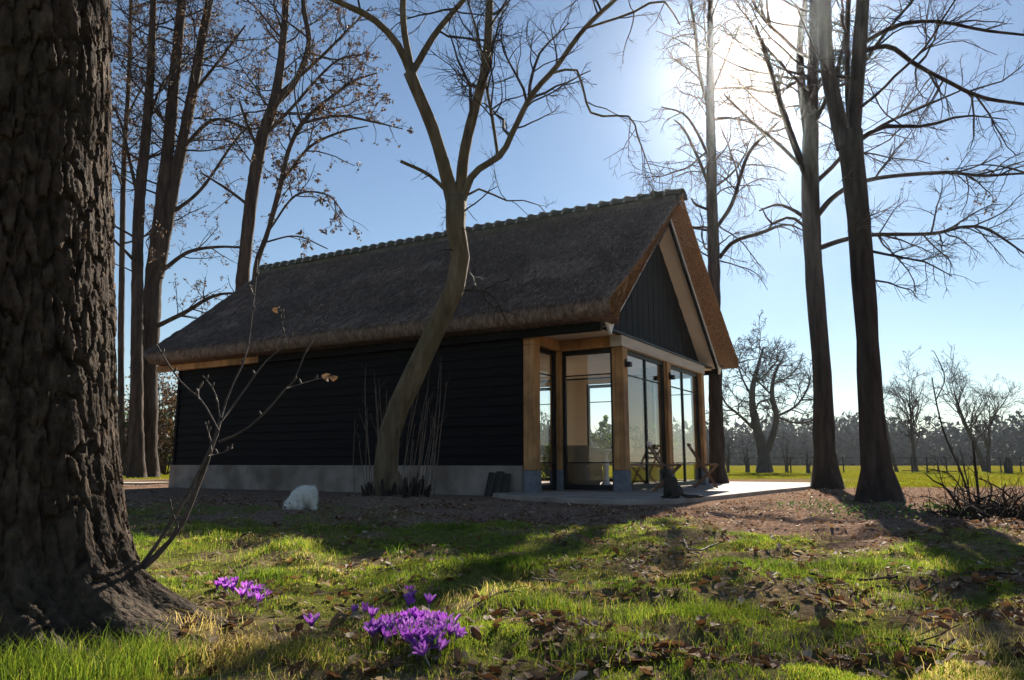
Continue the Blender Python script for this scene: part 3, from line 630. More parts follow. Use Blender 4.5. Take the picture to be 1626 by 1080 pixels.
# -- alders at the far end of the house, still holding catkins and dry leaves
YL = 29.
def alder(label, stems, limbs, seed, Y, n=24, leaves=13000, name='alder_tree', lo=.3, L=(2.5, 5.), S=14):
    tr_ = [pxpath(s_, Y, .3 * i) for i, s_ in enumerate(stems)]; H_ = [pxpath(p, Y, dy) for p, dy in limbs]
    return make_tree(name, label, tr_, H_, ALDERBARK, [dict(dens=2.6, ratio=.42, K=5, S=4, wig=.15, up=.02, lmax=4., rmin=.009), dict(dens=3.4, ratio=.5, K=5, S=3, wig=.18, up=0., rmin=.006), dict(dens=6.5, ratio=.55, K=2, S=3, wig=.2, up=-.03, rmin=.0055, cap=14000)],
                     seed, S=S, flare=1.3, extra_limbs=dict(n=n, L=L, lo=lo), leaf=dict(n=leaves, size=.075), group='alders by the far end of the house')
alder('straight alder beside a twin stemmed alder, past the house end', [[(217, 757, 27), (216, 690, 22), (217, 600, 20), (218, 480, 18), (221, 330, 17), (233, 200, 14), (242, 60, 11), (244, -60, 9)]],
      [([(222, 330, 7), (205, 250, 6), (190, 190, 4), (160, 140, 2)], -1), ([(236, 190, 6), (260, 130, 4), (300, 90, 2)], 1.5), ([(219, 420, 7), (195, 395, 5), (150, 350, 3)], -1.5)], 31, YL)
alder('twin stemmed alder leaning over the low end of the thatch', [[(236, 756, 32), (236, 690, 27), (238, 560, 26), (246, 430, 25), (259, 310, 21), (274, 160, 18), (287, 20, 14), (296, -90, 10)], [(250, 440, 19), (270, 330, 18), (288, 235, 17), (305, 150, 15), (331, 10, 12), (350, -80, 9)]],
      [([(245, 520, 9), (290, 498, 8), (340, 470, 6), (385, 465, 3)], -2.), ([(258, 430, 8), (300, 400, 7), (350, 392, 5), (400, 395, 3)], 1.), ([(290, 235, 7), (340, 190, 6), (400, 205, 4), (440, 190, 2)], -1), ([(270, 340, 7), (320, 300, 6), (380, 215, 4), (420, 190, 2)], 2), ([(305, 150, 6), (345, 100, 5), (390, 40, 3)], -1)], 32, YL + .8, n=28)
alder('alder behind the roof, dark trunk forking above the thatch', [[(378, 752, 26), (380, 600, 22), (386, 440, 20), (400, 310, 19), (416, 220, 18), (436, 160, 16), (447, 90, 12), (455, -10, 10), (460, -120, 6)], [(437, 165, 11), (470, 128, 10), (490, 70, 9), (482, 10, 7), (480, -70, 5)]],
      [([(412, 240, 8), (395, 205, 6), (380, 160, 4)], -1.5), ([(442, 150, 7), (500, 100, 6), (560, 40, 4), (590, 10, 2)], .5), ([(420, 215, 7), (460, 175, 6), (530, 100, 4), (580, 85, 2)], -1.5), ([(400, 330, 6), (360, 300, 5), (320, 275, 3)], 1)], 33, 27.5, n=22)
alder('thin crooked alder leaning right over the ridge tiles', [[(392, 752, 14), (398, 560, 10), (406, 430, 9), (425, 370, 8), (444, 300, 8), (458, 240, 7), (480, 196, 7), (512, 165, 5), (560, 130, 4), (598, 116, 2)]],
      [([(480, 196, 5), (535, 184, 5), (590, 193, 4), (640, 205, 2)], -.8), ([(447, 290, 5), (490, 235, 5), (540, 210, 4), (585, 200, 2)], .6), ([(428, 365, 4), (470, 310, 4), (520, 310, 3), (550, 345, 2)], -.6), ([(478, 196, 4), (468, 150, 3), (470, 100, 2)], .5), ([(420, 385, 4), (470, 375, 3), (520, 395, 2)], -1.)], 34, 25.5, n=13, L=(1.5, 3.), leaves=8000, lo=.45, S=9)
alder('thin pale alder half hidden by the thick foreground trunk', [[(196, 756, 12), (192, 600, 10), (194, 400, 9), (197, 250, 8), (205, 120, 7), (208, -20, 5)]], [([(196, 300, 4), (180, 260, 3), (150, 240, 2)], 1), ([(200, 190, 4), (225, 140, 3), (250, 110, 2)], -1)], 35, 33., n=6, leaves=2600, S=8)
# -- a tree standing just right of the view; its branch tips hang in and its shade falls across the litter
B6 = np.array([9.6, 11.6, 0.])
tr = np.array([[9.6, 11.6, -.05, .24], [9.55, 11.6, 1.5, .2], [9.6, 11.7, 3.5, .17], [9.5, 11.7, 6., .13], [9.6, 11.8, 9., .07], [9.6, 11.8, 11., .03]])
H = [np.column_stack([smooth_path(np.array(p), 7), np.linspace(.035, .006, 7)]) for p in (
    [(9.55, 11.65, 3.2), (8.9, 11.5, 3.3), (8.35, 11.4, 2.9), (8.0, 11.4, 2.35)], [(9.55, 11.65, 2.7), (8.9, 11.7, 2.5), (8.3, 11.5, 2.0), (7.95, 11.4, 1.75)], [(9.6, 11.7, 4.5), (8.8, 11.9, 5.2), (7.9, 12., 5.5), (7.2, 12., 5.3)])]
make_tree('alder_tree', 'alder with hanging branch tips reaching in from beside the brushwood heap', [tr], H, ALDERBARK, LV(1.2, 1.8, 2.2, wig=.17, up=-.08, lmax=2.6), 41, base=B6, S=14,
          extra_limbs=dict(n=4, L=(1.6, 2.8), lo=.4), leaf=dict(n=900, size=.055))

# -- the thick furrowed trunk close by on the left
def big_trunk():
    cx0, cy0 = -1.865, 2.76
    fa = R(-62)                                    # direction facing the viewer
    th = np.concatenate([np.linspace(fa - R(112), fa + R(112), 250), np.linspace(fa + R(112), fa + R(248), 30)[1:-1]])
    zz = np.concatenate([np.linspace(-.1, 2.5, 460), np.linspace(2.9, 7.5, 24)])
    T, Z = np.meshgrid(th, zz)
    rt = np.exp(-((np.mod(T - R(-18) + np.pi, 2 * np.pi) - np.pi) / .55) ** 2); zc = np.maximum(Z, 0)
    lob = .5 + .5 * np.cos(5 * T + .8)
    r = .40 - .012 * zc + .05 * np.exp(-zc / .55) + (.10 + .08 * lob) * np.exp(-zc / .14) + rt * (.05 * np.exp(-zc / .5) + .26 * np.exp(-zc / .13))
    r = r + np.exp(-zc / .22) * (.035 * np.sin(9 * T + 4 * vn(T * 3, zc * 4, 17)) + .022 * np.sin(17 * T + 2.))
    # bark plates: cells drawn out upwards, cracked along their borders
    def cells(u, v, s):
        iu, iv = np.floor(u), np.floor(v); f1 = np.full(u.shape, 9.); f2 = np.full(u.shape, 9.)
        for a_ in (-1, 0, 1):
            for b_ in (-1, 0, 1):
                px_, py_ = iu + a_ + .15 + .7 * _h(iu + a_, iv + b_, s), iv + b_ + .15 + .7 * _h(iu + a_, iv + b_, s + 7)
                d = np.hypot(u - px_, (v - py_)); f2 = np.minimum(f2, np.maximum(f1, d)); f1 = np.minimum(f1, d)
        return f1, f2
    u = (T - fa) * .42; wob = (fbm(u * 9, Z * 5, 3) - .5) * .05
    wu = u + (fbm(u * 6, Z * 2.6, 3) - .5) * .075 + (fbm(u * 40, Z * 22, 33) - .5) * .012
    cu = wu / .047; colh = _h(np.floor(cu), np.zeros_like(cu), 77); wz = Z / .185 + (fbm(u * 14, Z * 6, 63) - .5) * 1.1 + colh * 3
    def plates(cu, wz, s_):
        iu, iv = np.floor(cu), np.floor(wz); f1 = np.full(cu.shape, 9.); f2 = f1.copy(); idp = np.zeros(cu.shape)
        for a_ in (-1, 0, 1):
            for b_ in (-1, 0, 1):
                hx, hy = _h(iu + a_, iv + b_, s_), _h(iu + a_, iv + b_, s_ + 7); dd = np.maximum(np.abs(cu - (iu + a_ + hx)) * 1.05, np.abs(wz - (iv + b_ + hy)) * .9) * .6 + np.hypot(cu - (iu + a_ + hx), wz - (iv + b_ + hy)) * .4
                nearer = dd < f1; f2 = np.where(nearer, f1, np.minimum(f2, dd)); idp = np.where(nearer, _h(iu + a_, iv + b_, s_ + 19), idp); f1 = np.where(nearer, dd, f1)
        return f2 - f1, idp
    e, idp = plates(cu, wz, 5); e3, id3 = plates(wu / .03 + 3, Z / .055 + (fbm(u * 20, Z * 20, 83) - .5), 25)
    d = .026 * sm(e, .0, .20) ** .8 * (.72 + .5 * idp) + .0045 * sm(e3, 0, .14) * (.5 + id3) + .007 * (fbm(u * 60, Z * 45, 9) - .5) + .014 * (fbm(u * 5, Z * 2.5, 29) - .5)
    vis = 1 - sm(np.abs(np.mod(T - fa + np.pi, 2 * np.pi) - np.pi), R(95), R(112)); d = d * vis * (1 - sm(Z, 2.7, 2.9))
    r = r + d - .012
    v = np.stack([cx0 - .088 * Z + r * np.cos(T), cy0 + .02 * Z + r * np.sin(T), Z], -1)
    nT, nZ = len(th), len(zz); ii = np.arange(nT * nZ).reshape(nZ, nT); j = np.roll(ii, -1, 1)
    m = MB(); m.add(v, np.stack([ii[:-1], j[:-1], j[1:], ii[1:]], -1).reshape(-1, 4)); return m
bt = thing('old_tree', 'massive trunk with deeply furrowed bark and a bare shoot at its foot', 'tree', (-1.83, 2.76, 0))
bb = np.array([-1.83, 2.76, 0])
obj('trunk', shift(big_trunk(), bb), BIGBARK, bt, smooth=True)
g = np.random.default_rng(3)
for az, z0 in ((.3, 4.2), (2.2, 4.8), (4.1, 5.4), (5.3, 6.0), (1.2, 6.6)):
    d = norm(np.array([math.cos(az), math.sin(az), .8])); w_ = walk(np.array([[-1.83 - .075 * z0, 2.8, z0]]), d[None], np.array([3.2]), 9, g, .12, .05)
    m = MB(); m.tubes(w_, np.linspace(.12, .03, 10)[None], 9); obj('limb', shift(m, bb), BIGBARK, bt, smooth=True)
# the shoot springing from its foot, thin twigs with buds and two curled leaves
YS = 2.78
def shootpath(p, dy, K=10): return smooth_path(pxpath(p, YS, dy), K)
sp = [([(222, 906, 17), (240, 890, 15), (264, 866, 13), (292, 826, 12), (320, 756, 11), (343, 692, 10), (350, 664, 9)], .15), ([(226, 896, 10), (244, 872, 9), (272, 828, 9), (305, 772, 8), (333, 715, 8), (346, 688, 7)], .10),
      ([(347, 684, 5), (320, 636, 4.5), (290, 610, 4), (266, 576, 3.5), (249, 547, 2.5)], .1), ([(350, 670, 4), (344, 632, 3.5), (334, 612, 3.5), (322, 597, 3)], -.1),
      ([(350, 668, 5), (365, 620, 4.5), (385, 580, 4), (395, 545, 3.5), (400, 500, 3), (405, 460, 3), (409, 412, 2)], .2), ([(352, 668, 5), (382, 628, 5), (421, 575, 4), (456, 545, 3.5), (472, 518, 3), (512, 482, 2)], .3),
      ([(347, 702, 6), (385, 685, 5.5), (421, 655, 5), (452, 619, 4.5), (470, 600, 4), (481, 568, 3.5), (497, 540, 3)], -.1), ([(455, 617, 3.5), (490, 606, 3), (521, 598, 2.5)], .05),
      ([(331, 724, 3.5), (352, 719, 3), (369, 711, 3)], -.05), ([(336, 716, 3.5), (333, 693, 3), (326, 671, 3)], .05), ([(456, 545, 2), (449, 518, 1.8), (446, 492, 1.5)], 0), ([(405, 470, 2.5), (398, 462, 2), (392, 458, 2)], 0), ([(316, 634, 3), (315, 620, 2.5), (320, 611, 2.5)], 0), ([(283, 838, 3.5), (274, 812, 3), (270, 793, 3)], 0)]
m = MB(); tips = []
for p, dy in sp:
    q_ = shootpath(p, .15 * (0 if p[0][1] > 800 else 1) + dy * .5); rr_ = q_[:, 3] * .66 * (1 + .14 * np.sin(np.arange(10) * 2.4)); m.tubes(q_[None, :, :3], rr_[None], 7, cap=True); tips.append(q_[-1])
    if p[0][1] < 800:                              # side buds
        for k in (3, 6, 8): m.tubes(np.array([[q_[k, :3], q_[k, :3] + np.array([.006 * (-1) ** k, 0, .012]), q_[k, :3] + np.array([.008 * (-1) ** k, 0, .02])]]), np.array([[.004, .005, .001]]), 5)
sh = obj('shoot', shift(m, bb), SHOOTBARK, bt, smooth=True, label='slender bare shoot with pale buds')
def curled_leaf(p, s, seed):
    g_ = np.random.default_rng(seed); u, v = np.meshgrid(np.linspace(-1, 1, 5), np.linspace(0, 1, 6)); wdt = np.sin(np.pi * (v * .92 + .06)) ** .8 * .45
    x = u * wdt; z = -v * .55 + .25 * np.abs(u) * wdt; y = .5 * np.sin(v * 2.6) * .5 + g_.normal(0, .02, u.shape) + .35 * u ** 2 * wdt
    a_ = g_.uniform(0, 6.28); c_, s_ = math.cos(a_), math.sin(a_); m_ = MB()
    ii = np.arange(30).reshape(6, 5); m_.add(np.stack([(x * c_ - y * s_) * s + p[0], (x * s_ + y * c_) * s + p[1], z * s + p[2]], -1), np.stack([ii[:-1, :-1], ii[:-1, 1:], ii[1:, 1:], ii[1:, :-1]], -1).reshape(-1, 4), tint=np.full(30, g_.uniform(.65, .8))); return m_
for k, (x, y, s) in enumerate(((524, 594, .055), (444, 488, .05), (530, 597, .04))): obj('curled_leaf', shift(curled_leaf(at(x, y, YS + .12), s, k + 2), bb), DEADLEAF, sh, tint=True)

# ------------------------------------------------------------------ far side of the field
def field_tree(name, label, x, ybase, ytop, width, seed, group=None, stems=1, lean=0., spread=(.35, .8), up=.06, trunkw=8, nl=12, forkat=.3, dens=(3.4, 4.2, 5.5), rmin=.0105):
    g_ = np.random.default_rng(seed); b = ground(x, ybase); Y = b[1]; Hh = (ybase - ytop) * Y / (FPX / _c); W_ = width * Y / FPX / 2; r0 = pxw(trunkw, b)
    tr_ = []; H_ = []
    for s_ in range(stems):
        l_ = lean + (g_.normal(0, .12) if stems > 1 else 0); zz_ = np.linspace(0, Hh * (.8 if stems == 1 else .7), 8)
        tr_.append(np.column_stack([b[0] + l_ * zz_ + np.cumsum(g_.normal(0, .04, 8)) * Hh / 8, b[1] + np.cumsum(g_.normal(0, .03, 8)), zz_, r0 * (1 - .85 * np.linspace(0, 1, 8)) * (1 if stems == 1 else .7)]))
    for i in range(nl):
        t_ = tr_[i % stems]; k = g_.uniform(forkat, .95); f = k * 7; j = int(f); c_ = t_[j] * (1 - f + j) + t_[min(j + 1, 7)] * (f - j)
        az = g_.uniform(0, 6.28); rise = g_.uniform(*spread); d = norm(np.array([math.cos(az), math.sin(az) , rise])); L_i = W_ * g_.uniform(.7, 1.15) * (1.25 - .6 * k) / math.sqrt(1 / (1 + rise ** 2))
        w_ = walk(c_[None, :3], d[None], np.array([L_i]), 8, g_, .17, up)[0]; rr_ = max(.02, c_[3] * .55); H_.append(np.column_stack([w_, np.linspace(rr_, rr_ * .25, 9)]))
    return make_tree(name, label, tr_, H_, FARBARK, [dict(dens=dens[0], ratio=.5, K=5, S=4, wig=.2, up=up, rmin=rmin * 1.3), dict(dens=dens[1], ratio=.55, K=4, S=3, wig=.22, up=up, rmin=rmin), dict(dens=dens[2], ratio=.6, K=3, S=3, wig=.24, up=up * .5, rmin=rmin * .75)], seed + 100, base=b, S=10, group=group, flare=1.4)
BO = ground(1214, 750); YO = BO[1]
tr = pxpath([(1214, 750, 24), (1211, 715, 17), (1202, 680, 14), (1195, 645, 11), (1195, 615, 9), (1203, 585, 6), (1212, 552, 3)], YO)
so2 = pxpath([(1213, 728, 12), (1226, 695, 10), (1233, 662, 9), (1226, 628, 7), (1230, 595, 5), (1245, 565, 2)], YO, -1.)
H = [pxpath([(x_, y_, w_ * .72) for x_, y_, w_ in p], YO, dy) for p, dy in (([(1196, 680, 8), (1175, 660, 7), (1152, 640, 5), (1140, 610, 3)], -2), ([(1232, 662, 7), (1262, 646, 6), (1280, 622, 5), (1288, 595, 3)], 2), ([(1195, 632, 6), (1181, 606, 5), (1172, 580, 4), (1165, 555, 2)], 1.5), ([(1226, 628, 5), (1206, 608, 4), (1190, 590, 3)], -2),
    ([(1233, 662, 5), (1260, 671, 5), (1288, 668, 4), (1300, 650, 2)], -1.5), ([(1198, 655, 5), (1207, 638, 4), (1225, 637, 3), (1245, 640, 2)], 2), ([(1228, 610, 4), (1250, 600, 4), (1268, 580, 3), (1275, 560, 2)], -2), ([(1196, 610, 4), (1215, 595, 4), (1232, 575, 3), (1240, 555, 2)], 2), ([(1194, 640, 4), (1170, 632, 3), (1155, 610, 2)], -1))]
make_tree('oak_tree', 'gnarled spreading oak across the field beyond the patio', [tr, so2], H, FARBARK, [dict(dens=4.5, ratio=.48, K=6, S=4, wig=.28, up=.02, rmin=.02), dict(dens=5.5, ratio=.5, K=4, S=3, wig=.3, up=.02, rmin=.014), dict(dens=6., ratio=.55, K=3, S=3, wig=.3, up=.0, rmin=.010, cap=7000)], 51, base=BO, S=10, flare=1.3, extra_limbs=dict(n=10, L=(2., 3.6), lo=.4, rise=(.1, .9)))
field_tree('field_tree', 'upright bare tree on the field fence line, left of a leaning one', 1454, 749, 588, 75, 52, spread=(1., 2.4), up=.10, trunkw=8, nl=16, forkat=.22)
field_tree('field_tree', 'leaning bushy crowned bare tree on the far fence line', 1567, 749, 592, 105, 53, lean=-.32, spread=(.7, 2.), up=.10, trunkw=10, nl=18, forkat=.3)
field_tree('field_tree', 'small round crowned bare tree crossing behind the leaning tree', 1570, 748, 616, 85, 54, lean=.1, spread=(.5, 1.8), up=.09, trunkw=7, nl=14, forkat=.3)
field_tree('field_tree', 'slight leaning bare tree just behind the forked beech', 1424, 749, 560, 22, 55, lean=-.10, spread=(1.5, 3.), up=.1, trunkw=5, nl=7)
for k, (x, y, top, wd, lb) in enumerate(((1157, 750, 678, 34, 'bare many stemmed bush left of the spreading oak'), (1187, 750, 690, 30, 'small crooked bush at the foot of the oak'), (1250, 750, 680, 36, 'bare bush right of the spreading oak'), (1284, 751, 706, 14, 'knobbly pollard stump with short shoots near the beech'))):
    field_tree('bare_bush', lb, x, y, top, wd, 60 + k, stems=3 if k < 3 else 1, spread=(.6, 2.5), up=.08, trunkw=6, nl=9, forkat=.1, dens=(1.6, 2., 2.), rmin=.012)
# field fence: posts and wire; one stout gate post
fence = thing('field_fence', 'post and wire fence running along the far edge of the field', 'fence', (20, 46, 0))
fb = np.array([20, 46, 0.])
fp = []
for x, yb, yt, wpx in ((1157, 751, 732, 2.2), (1190, 751, 735, 2), (1221, 751, 734, 2), (1256, 751, 731, 2.4), (1340, 751, 734, 2.2), (1449, 753, 729, 3), (1473, 752, 733, 2.6), (1490, 751, 736, 2), (1504, 751, 734, 2.2), (1523, 751, 727, 3), (1532, 751, 733, 2.2), (1570, 751, 736, 2), (1590, 751, 735, 2), (1622, 751, 735, 2.2)):
    b = ground(x, 750.5); hgt = max(.9, (yb - yt) * b[1] * _c / FPX); r_ = pxw(wpx, b); m = MB(); m.tubes(np.array([[b - [0, 0, .1], b + [0, 0, hgt * .5], b + [g.normal(0, .04), 0, hgt]]]), np.array([[r_, r_ * .96, r_ * .9]]), 7, cap=True)
    obj('post', shift(m, fb), FIELDPOST, fence); fp.append(b)
for z in (.45, .85):
    m = MB(); m.tubes(np.array([[p + [0, 0, z] for p in fp]]), np.full((1, len(fp)), .012), 4); obj('wire', shift(m, fb), FIELDPOST, fence)
m = MB(); m.bar(at(1432, 747.5, 46), at(1520, 748.5, 45), .05, .05); obj('rail', shift(m, fb), FIELDPOST, fence)
gp = ground(1602, 752); gt = thing('gate_post', 'stout dark square gate post with a cap beyond the field', 'post', gp)
m = MB(); r_ = pxw(9, gp); m.box((-r_, -r_, -.2), (r_, r_, .62)); bevel(obj('shaft', m, FIELDPOST, gt), .02); m = MB(); m.box((-r_ * .5, -r_ * .6, .622), (r_ * .8, r_ * .6, .80)); obj('cap', m, FIELDPOST, gt)
# distant wood: one mass
g = np.random.default_rng(91); m = MB()
N = 760; az = g.uniform(R(-40), R(40), N); D = g.uniform(185, 245, N); b = np.stack([np.sin(az) * D, np.cos(az) * D, np.zeros(N)], -1)
hh = g.uniform(6.5, 12.6, N) * (.9 + .2 * vn(az * 30, az * 0, 5)); tp = walk(b, np.tile([[0, 0, 1.]], (N, 1)), hh, 5, g, .03, .1); tr_r = np.linspace(.17, .03, 6)[None] * g.uniform(.7, 1.4, (N, 1)); m.tubes(tp, tr_r, 4)
p, d, L, r0 = children(tp, tr_r, hh, g, 1.9, .3, (.5, 1.1), .04, .3, cap=8000); w_ = walk(p, d, L, 2, g, .15, .08); m.tubes(w_, r0[:, None] * np.linspace(1, .5, 3)[None], 3)
p, d, L, r0 = children(w_, np.repeat(r0[:, None], 3, 1), L, g, 1.0, .6, (.4, 1.), .03, .3, cap=6000); m.tubes(walk(p, d, L, 1, g, .2, .06), r0[:, None] * np.linspace(1, .6, 2)[None], 3)
n = 115000; i = g.integers(0, N, n); zc = g.beta(1.0, 1.35, n) * hh[i]; p = b[i] + np.stack([g.normal(0, 1.5, n), g.normal(0, 1.5, n), zc], -1); s1, s2_ = norm(g.normal(0, 1, (n, 3))), norm(g.normal(0, 1, (n, 3))); sz = g.uniform(.55, 1.5, n)[:, None]
m.add(np.stack([p, p + s1 * sz, p + s2_ * sz], 1), np.arange(3 * n).reshape(-1, 3))
obj('far_wood', m, surf('far_wood', [(.3, (.03, .032, .036)), (.7, (.075, .073, .07))], nscale=.2, rough=.95, bump=0), kind='stuff', label='hazy bare wood along the far side of the field', category='wood')
# bushes beyond the far end of the house
def bush(label, x, yb, yt, wpx, Y, seed, leafm, nleaf, sz, name='leafy_bush', group=None):
    g_ = np.random.default_rng(seed); b = at(x, yb, Y); b[2] = gz(b[0], b[1]); Hh = (yb - yt) * Y * _c / FPX; W_ = wpx * Y / FPX / 2
    rt = thing(name, label, 'bush', b, 0, group); m_ = MB(); n_ = 16
    p_ = np.stack([g_.normal(0, W_ * .25, n_), g_.normal(0, W_ * .25, n_), np.full(n_, -.05)], -1); d_ = norm(np.stack([g_.normal(0, .35, n_), g_.normal(0, .35, n_), np.ones(n_)], -1)); L_i = Hh * g_.uniform(.7, 1.1, n_)
    w_ = walk(p_, d_, L_i, 7, g_, .08, .04); rd = np.linspace(.035, .008, 8)[None].repeat(n_, 0); m_.tubes(w_, rd, 5); obj('stems', m_, ALDERBARK, rt, kind='stuff')
    m_ = MB(); p2, d2, L2, r2 = children(w_, rd, L_i, g_, 3., .4, (.4, 1.1), .006, .15); w2 = walk(p2, d2, L2, 4, g_, .15, .02); m_.tubes(w2, r2[:, None] * np.linspace(1, .4, 5)[None], 3)
    p3, d3, L3, r3 = children(w2, r2[:, None].repeat(5, 1), L2, g_, 4., .5, (.4, 1.1), .004, .15, cap=2500); w3 = walk(p3, d3, L3, 3, g_, .18, 0); m_.tubes(w3, r3[:, None].repeat(4, 1), 3); obj('twigs', m_, TWIG, rt, kind='stuff')
    obj('leaves', leaf_bits(w3, g_, nleaf, sz, .3), leafm, rt, tint=True, kind='stuff')
bush('russet bush keeping dry leaves past the house end', 262, 758, 596, 60, 36, 71, HANGLEAF, 5000, .14)
bush('evergreen bush behind the russet one past the house end', 250, 757, 640, 50, 41, 72, IVY, 6000, .16)
bush('low russet thicket left of the straight alder', 195, 757, 650, 60, 40, 73, HANGLEAF, 3500, .14)
bush('green bush filling the view through the porch glass', 985, 757, 668, 70, 30, 74, IVY, 7000, .12)
bush('low green bush seen through the side pane of the porch', 876, 757, 706, 60, 31, 75, IVY, 5000, .12)

# ------------------------------------------------------------------ things on the patio and by the wall
HM = Matrix.Rotation(HROT, 4, 'Z')
def on_house(x, y, z=.055): p = hw(x, y, z); return p
def folding_chair(label, loc, rz, group='folding chairs on the patio'):
    c = thing('folding_chair', label, 'chair', loc, rz, group); m_ = lambda: MB()
    for s in (-1, 1):
        y = s * .20
        obj('leg', m_().bar((.20, y, 0), (-.34, y, .88), .035, .022, (0, 1, 0)), CHAIRWOOD, c)              # long leg runs up into the backrest
        obj('leg', m_().bar((-.24, y * .86, 0), (.22, y * .86, .445), .035, .022, (0, 1, 0)), CHAIRWOOD, c)
        obj('seat_rail', m_().bar((-.17, y * .93, .435), (.24, y * .93, .455), .02, .03), CHAIRWOOD, c)
    for i in range(6): obj('seat_slat', m_().bar((-.14 + i * .072, -.205, .466 + .004 * (i % 2)), (-.14 + i * .072, .205, .466 + .004 * (i % 2)), .055, .014), CHAIRWOOD, c)
    for k, (z, wd, mt) in enumerate(((.60, .045, CHAIRWOOD), (.69, .045, CHAIRWOOD), (.82, .10, CHAIRPALE))):
        x = .20 - .54 * z / .88; obj('back_slat' if k < 2 else 'top_rail', m_().bar((x + .012, -.215, z), (x + .012, .215, z), .014, wd), mt, c)
    obj('stretcher', m_().bar((.135, -.2, .106), (.135, .2, .106), .02, .025), CHAIRWOOD, c); obj('stretcher', m_().bar((-.19, -.17, .05), (-.19, .17, .05), .02, .025), CHAIRWOOD, c)
    return c
folding_chair('wooden folding chair with pale top rail beside the sitting cat', on_house(1.98, 1.62), HROT + R(12))
folding_chair('wooden folding chair with pale top rail by the far corner post', on_house(2.0, 3.92), HROT + R(20))
def blob(name, ells, mat, parent, voxel=.012, smooth_it=6):
    bm_v, m_ = [], MB(); u = np.linspace(0, np.pi, 13); v = np.linspace(0, 2 * np.pi, 20, endpoint=False); U_, V_ = np.meshgrid(u, v, indexing='ij')
    sph = np.stack([np.sin(U_) * np.cos(V_), np.sin(U_) * np.sin(V_), np.cos(U_)], -1).reshape(-1, 3); ii = np.arange(13 * 20).reshape(13, 20); j = np.roll(ii, -1, 1)
    fs = np.stack([ii[:-1], ii[1:], j[1:], j[:-1]], -1).reshape(-1, 4)
    for c, r_, ry in ells:
        p_ = sph * np.array(r_); cy, sy = math.cos(ry), math.sin(ry); p_ = np.stack([p_[:, 0] * cy + p_[:, 2] * sy, p_[:, 1], -p_[:, 0] * sy + p_[:, 2] * cy], -1); m_.add(p_ + np.array(c), fs)
    o = obj(name, m_, mat, parent, smooth=True); r1 = o.modifiers.new('remesh', 'REMESH'); r1.mode = 'VOXEL'; r1.voxel_size = voxel; r1.use_smooth_shade = True
    s_ = o.modifiers.new('smooth', 'SMOOTH'); s_.iterations = smooth_it; s_.factor = .5; return o
# white curly dog, nose to the ground
dl = ground(478, 818); dl[2] = gz(dl[0], dl[1]) - .005
dog = thing('dog', 'small fluffy white dog sniffing the ground near the plinth', 'dog', dl, R(56)); dog.scale = (.86,) * 3
DE = [((.04, 0, .185), (.13, .102, .106), .12), ((.115, 0, .19), (.085, .088, .092), 0), ((-.06, 0, .165), (.085, .08, .088), .3), ((-.125, 0, .125), (.062, .055, .060), .5), ((-.165, 0, .095), (.062, .056, .056), .3), ((-.212, 0, .062), (.036, .032, .028), .5),
      ((-.155, .058, .085), (.03, .018, .048), 0), ((-.155, -.058, .085), (.03, .018, .048), 0), ((-.07, .05, .075), (.03, .028, .08), 0), ((-.07, -.05, .075), (.03, .028, .08), 0), ((.135, .052, .12), (.05, .035, .075), .3), ((.135, -.052, .12), (.05, .035, .075), .3),
      ((.15, .052, .045), (.03, .028, .05), -.2), ((.15, -.052, .045), (.03, .028, .05), -.2), ((-.08, .05, .018), (.034, .026, .02), 0), ((-.08, -.05, .018), (.034, .026, .02), 0), ((.14, .052, .018), (.036, .026, .02), 0), ((.14, -.052, .018), (.036, .026, .02), 0), ((.185, 0, .225), (.04, .03, .03), -.6), ((.17, 0, .262), (.035, .028, .03), 0)]
blob('body', DE, FURSKIN, dog, .011, 4)
def fur(ells, n, ln, g_, wd):
    A_ = np.array([e[1][0] * e[1][1] + e[1][1] * e[1][2] for e in ells]); k = g_.choice(len(ells), n, p=A_ / A_.sum()); d = norm(g_.normal(0, 1, (n, 3)))
    c = np.array([e[0] for e in ells])[k]; r_ = np.array([e[1] for e in ells])[k]; ry = np.array([e[2] for e in ells])[k]; cy, sy = np.cos(ry), np.sin(ry)
    rot = lambda q: np.stack([q[:, 0] * cy + q[:, 2] * sy, q[:, 1], -q[:, 0] * sy + q[:, 2] * cy], -1)
    p = c + rot(d * r_) * .97; nn = norm(rot(d / r_)); keep = np.ones(n, bool)
    for j, (c2, r2, ry2) in enumerate(ells):
        q = p - np.array(c2); c_, s_ = math.cos(-ry2), math.sin(-ry2); q = np.stack([q[:, 0] * c_ + q[:, 2] * s_, q[:, 1], -q[:, 0] * s_ + q[:, 2] * c_], -1) / np.array(r2); keep &= (np.linalg.norm(q, axis=1) > .93) | (k == j)
    p, nn = p[keep], nn[keep]; M = len(p); dr = norm(nn + g_.normal(0, .45, (M, 3)) + np.array([0, 0, -.55])); s_ = norm(np.cross(dr, g_.normal(0, 1, (M, 3)))) * wd; L = g_.uniform(.5, 1.2, M)[:, None] * ln
    curl = g_.normal(0, .35, (M, 3)); mid = p + dr * L * .55; tip = p + norm(dr + curl) * L
    m_ = MB(); m_.add(np.stack([p - s_, p + s_, mid + s_ * .8, mid - s_ * .8, tip], 1), (np.arange(M)[:, None] * 5 + np.array([[0, 1, 2, 3]])), (np.arange(M)[:, None] * 5 + np.array([[3, 2, 4]])), tint=np.repeat(g_.random(M), 5))
    m_.v[0][:, 2] = np.maximum(m_.v[0][:, 2], .002); return m_
obj('coat', fur(DE, 15000, .04, np.random.default_rng(8), .0016), FUR, dog, tint=True, kind='stuff')
blob('nose', [((-.256, 0, .056), (.014, .016, .012), 0)], NOSE, dog, .004, 1)
for s in (-1, 1): blob('eye', [((-.216, s * .036, .106), (.011, .011, .011), 0)], NOSE, dog, .003, 1)
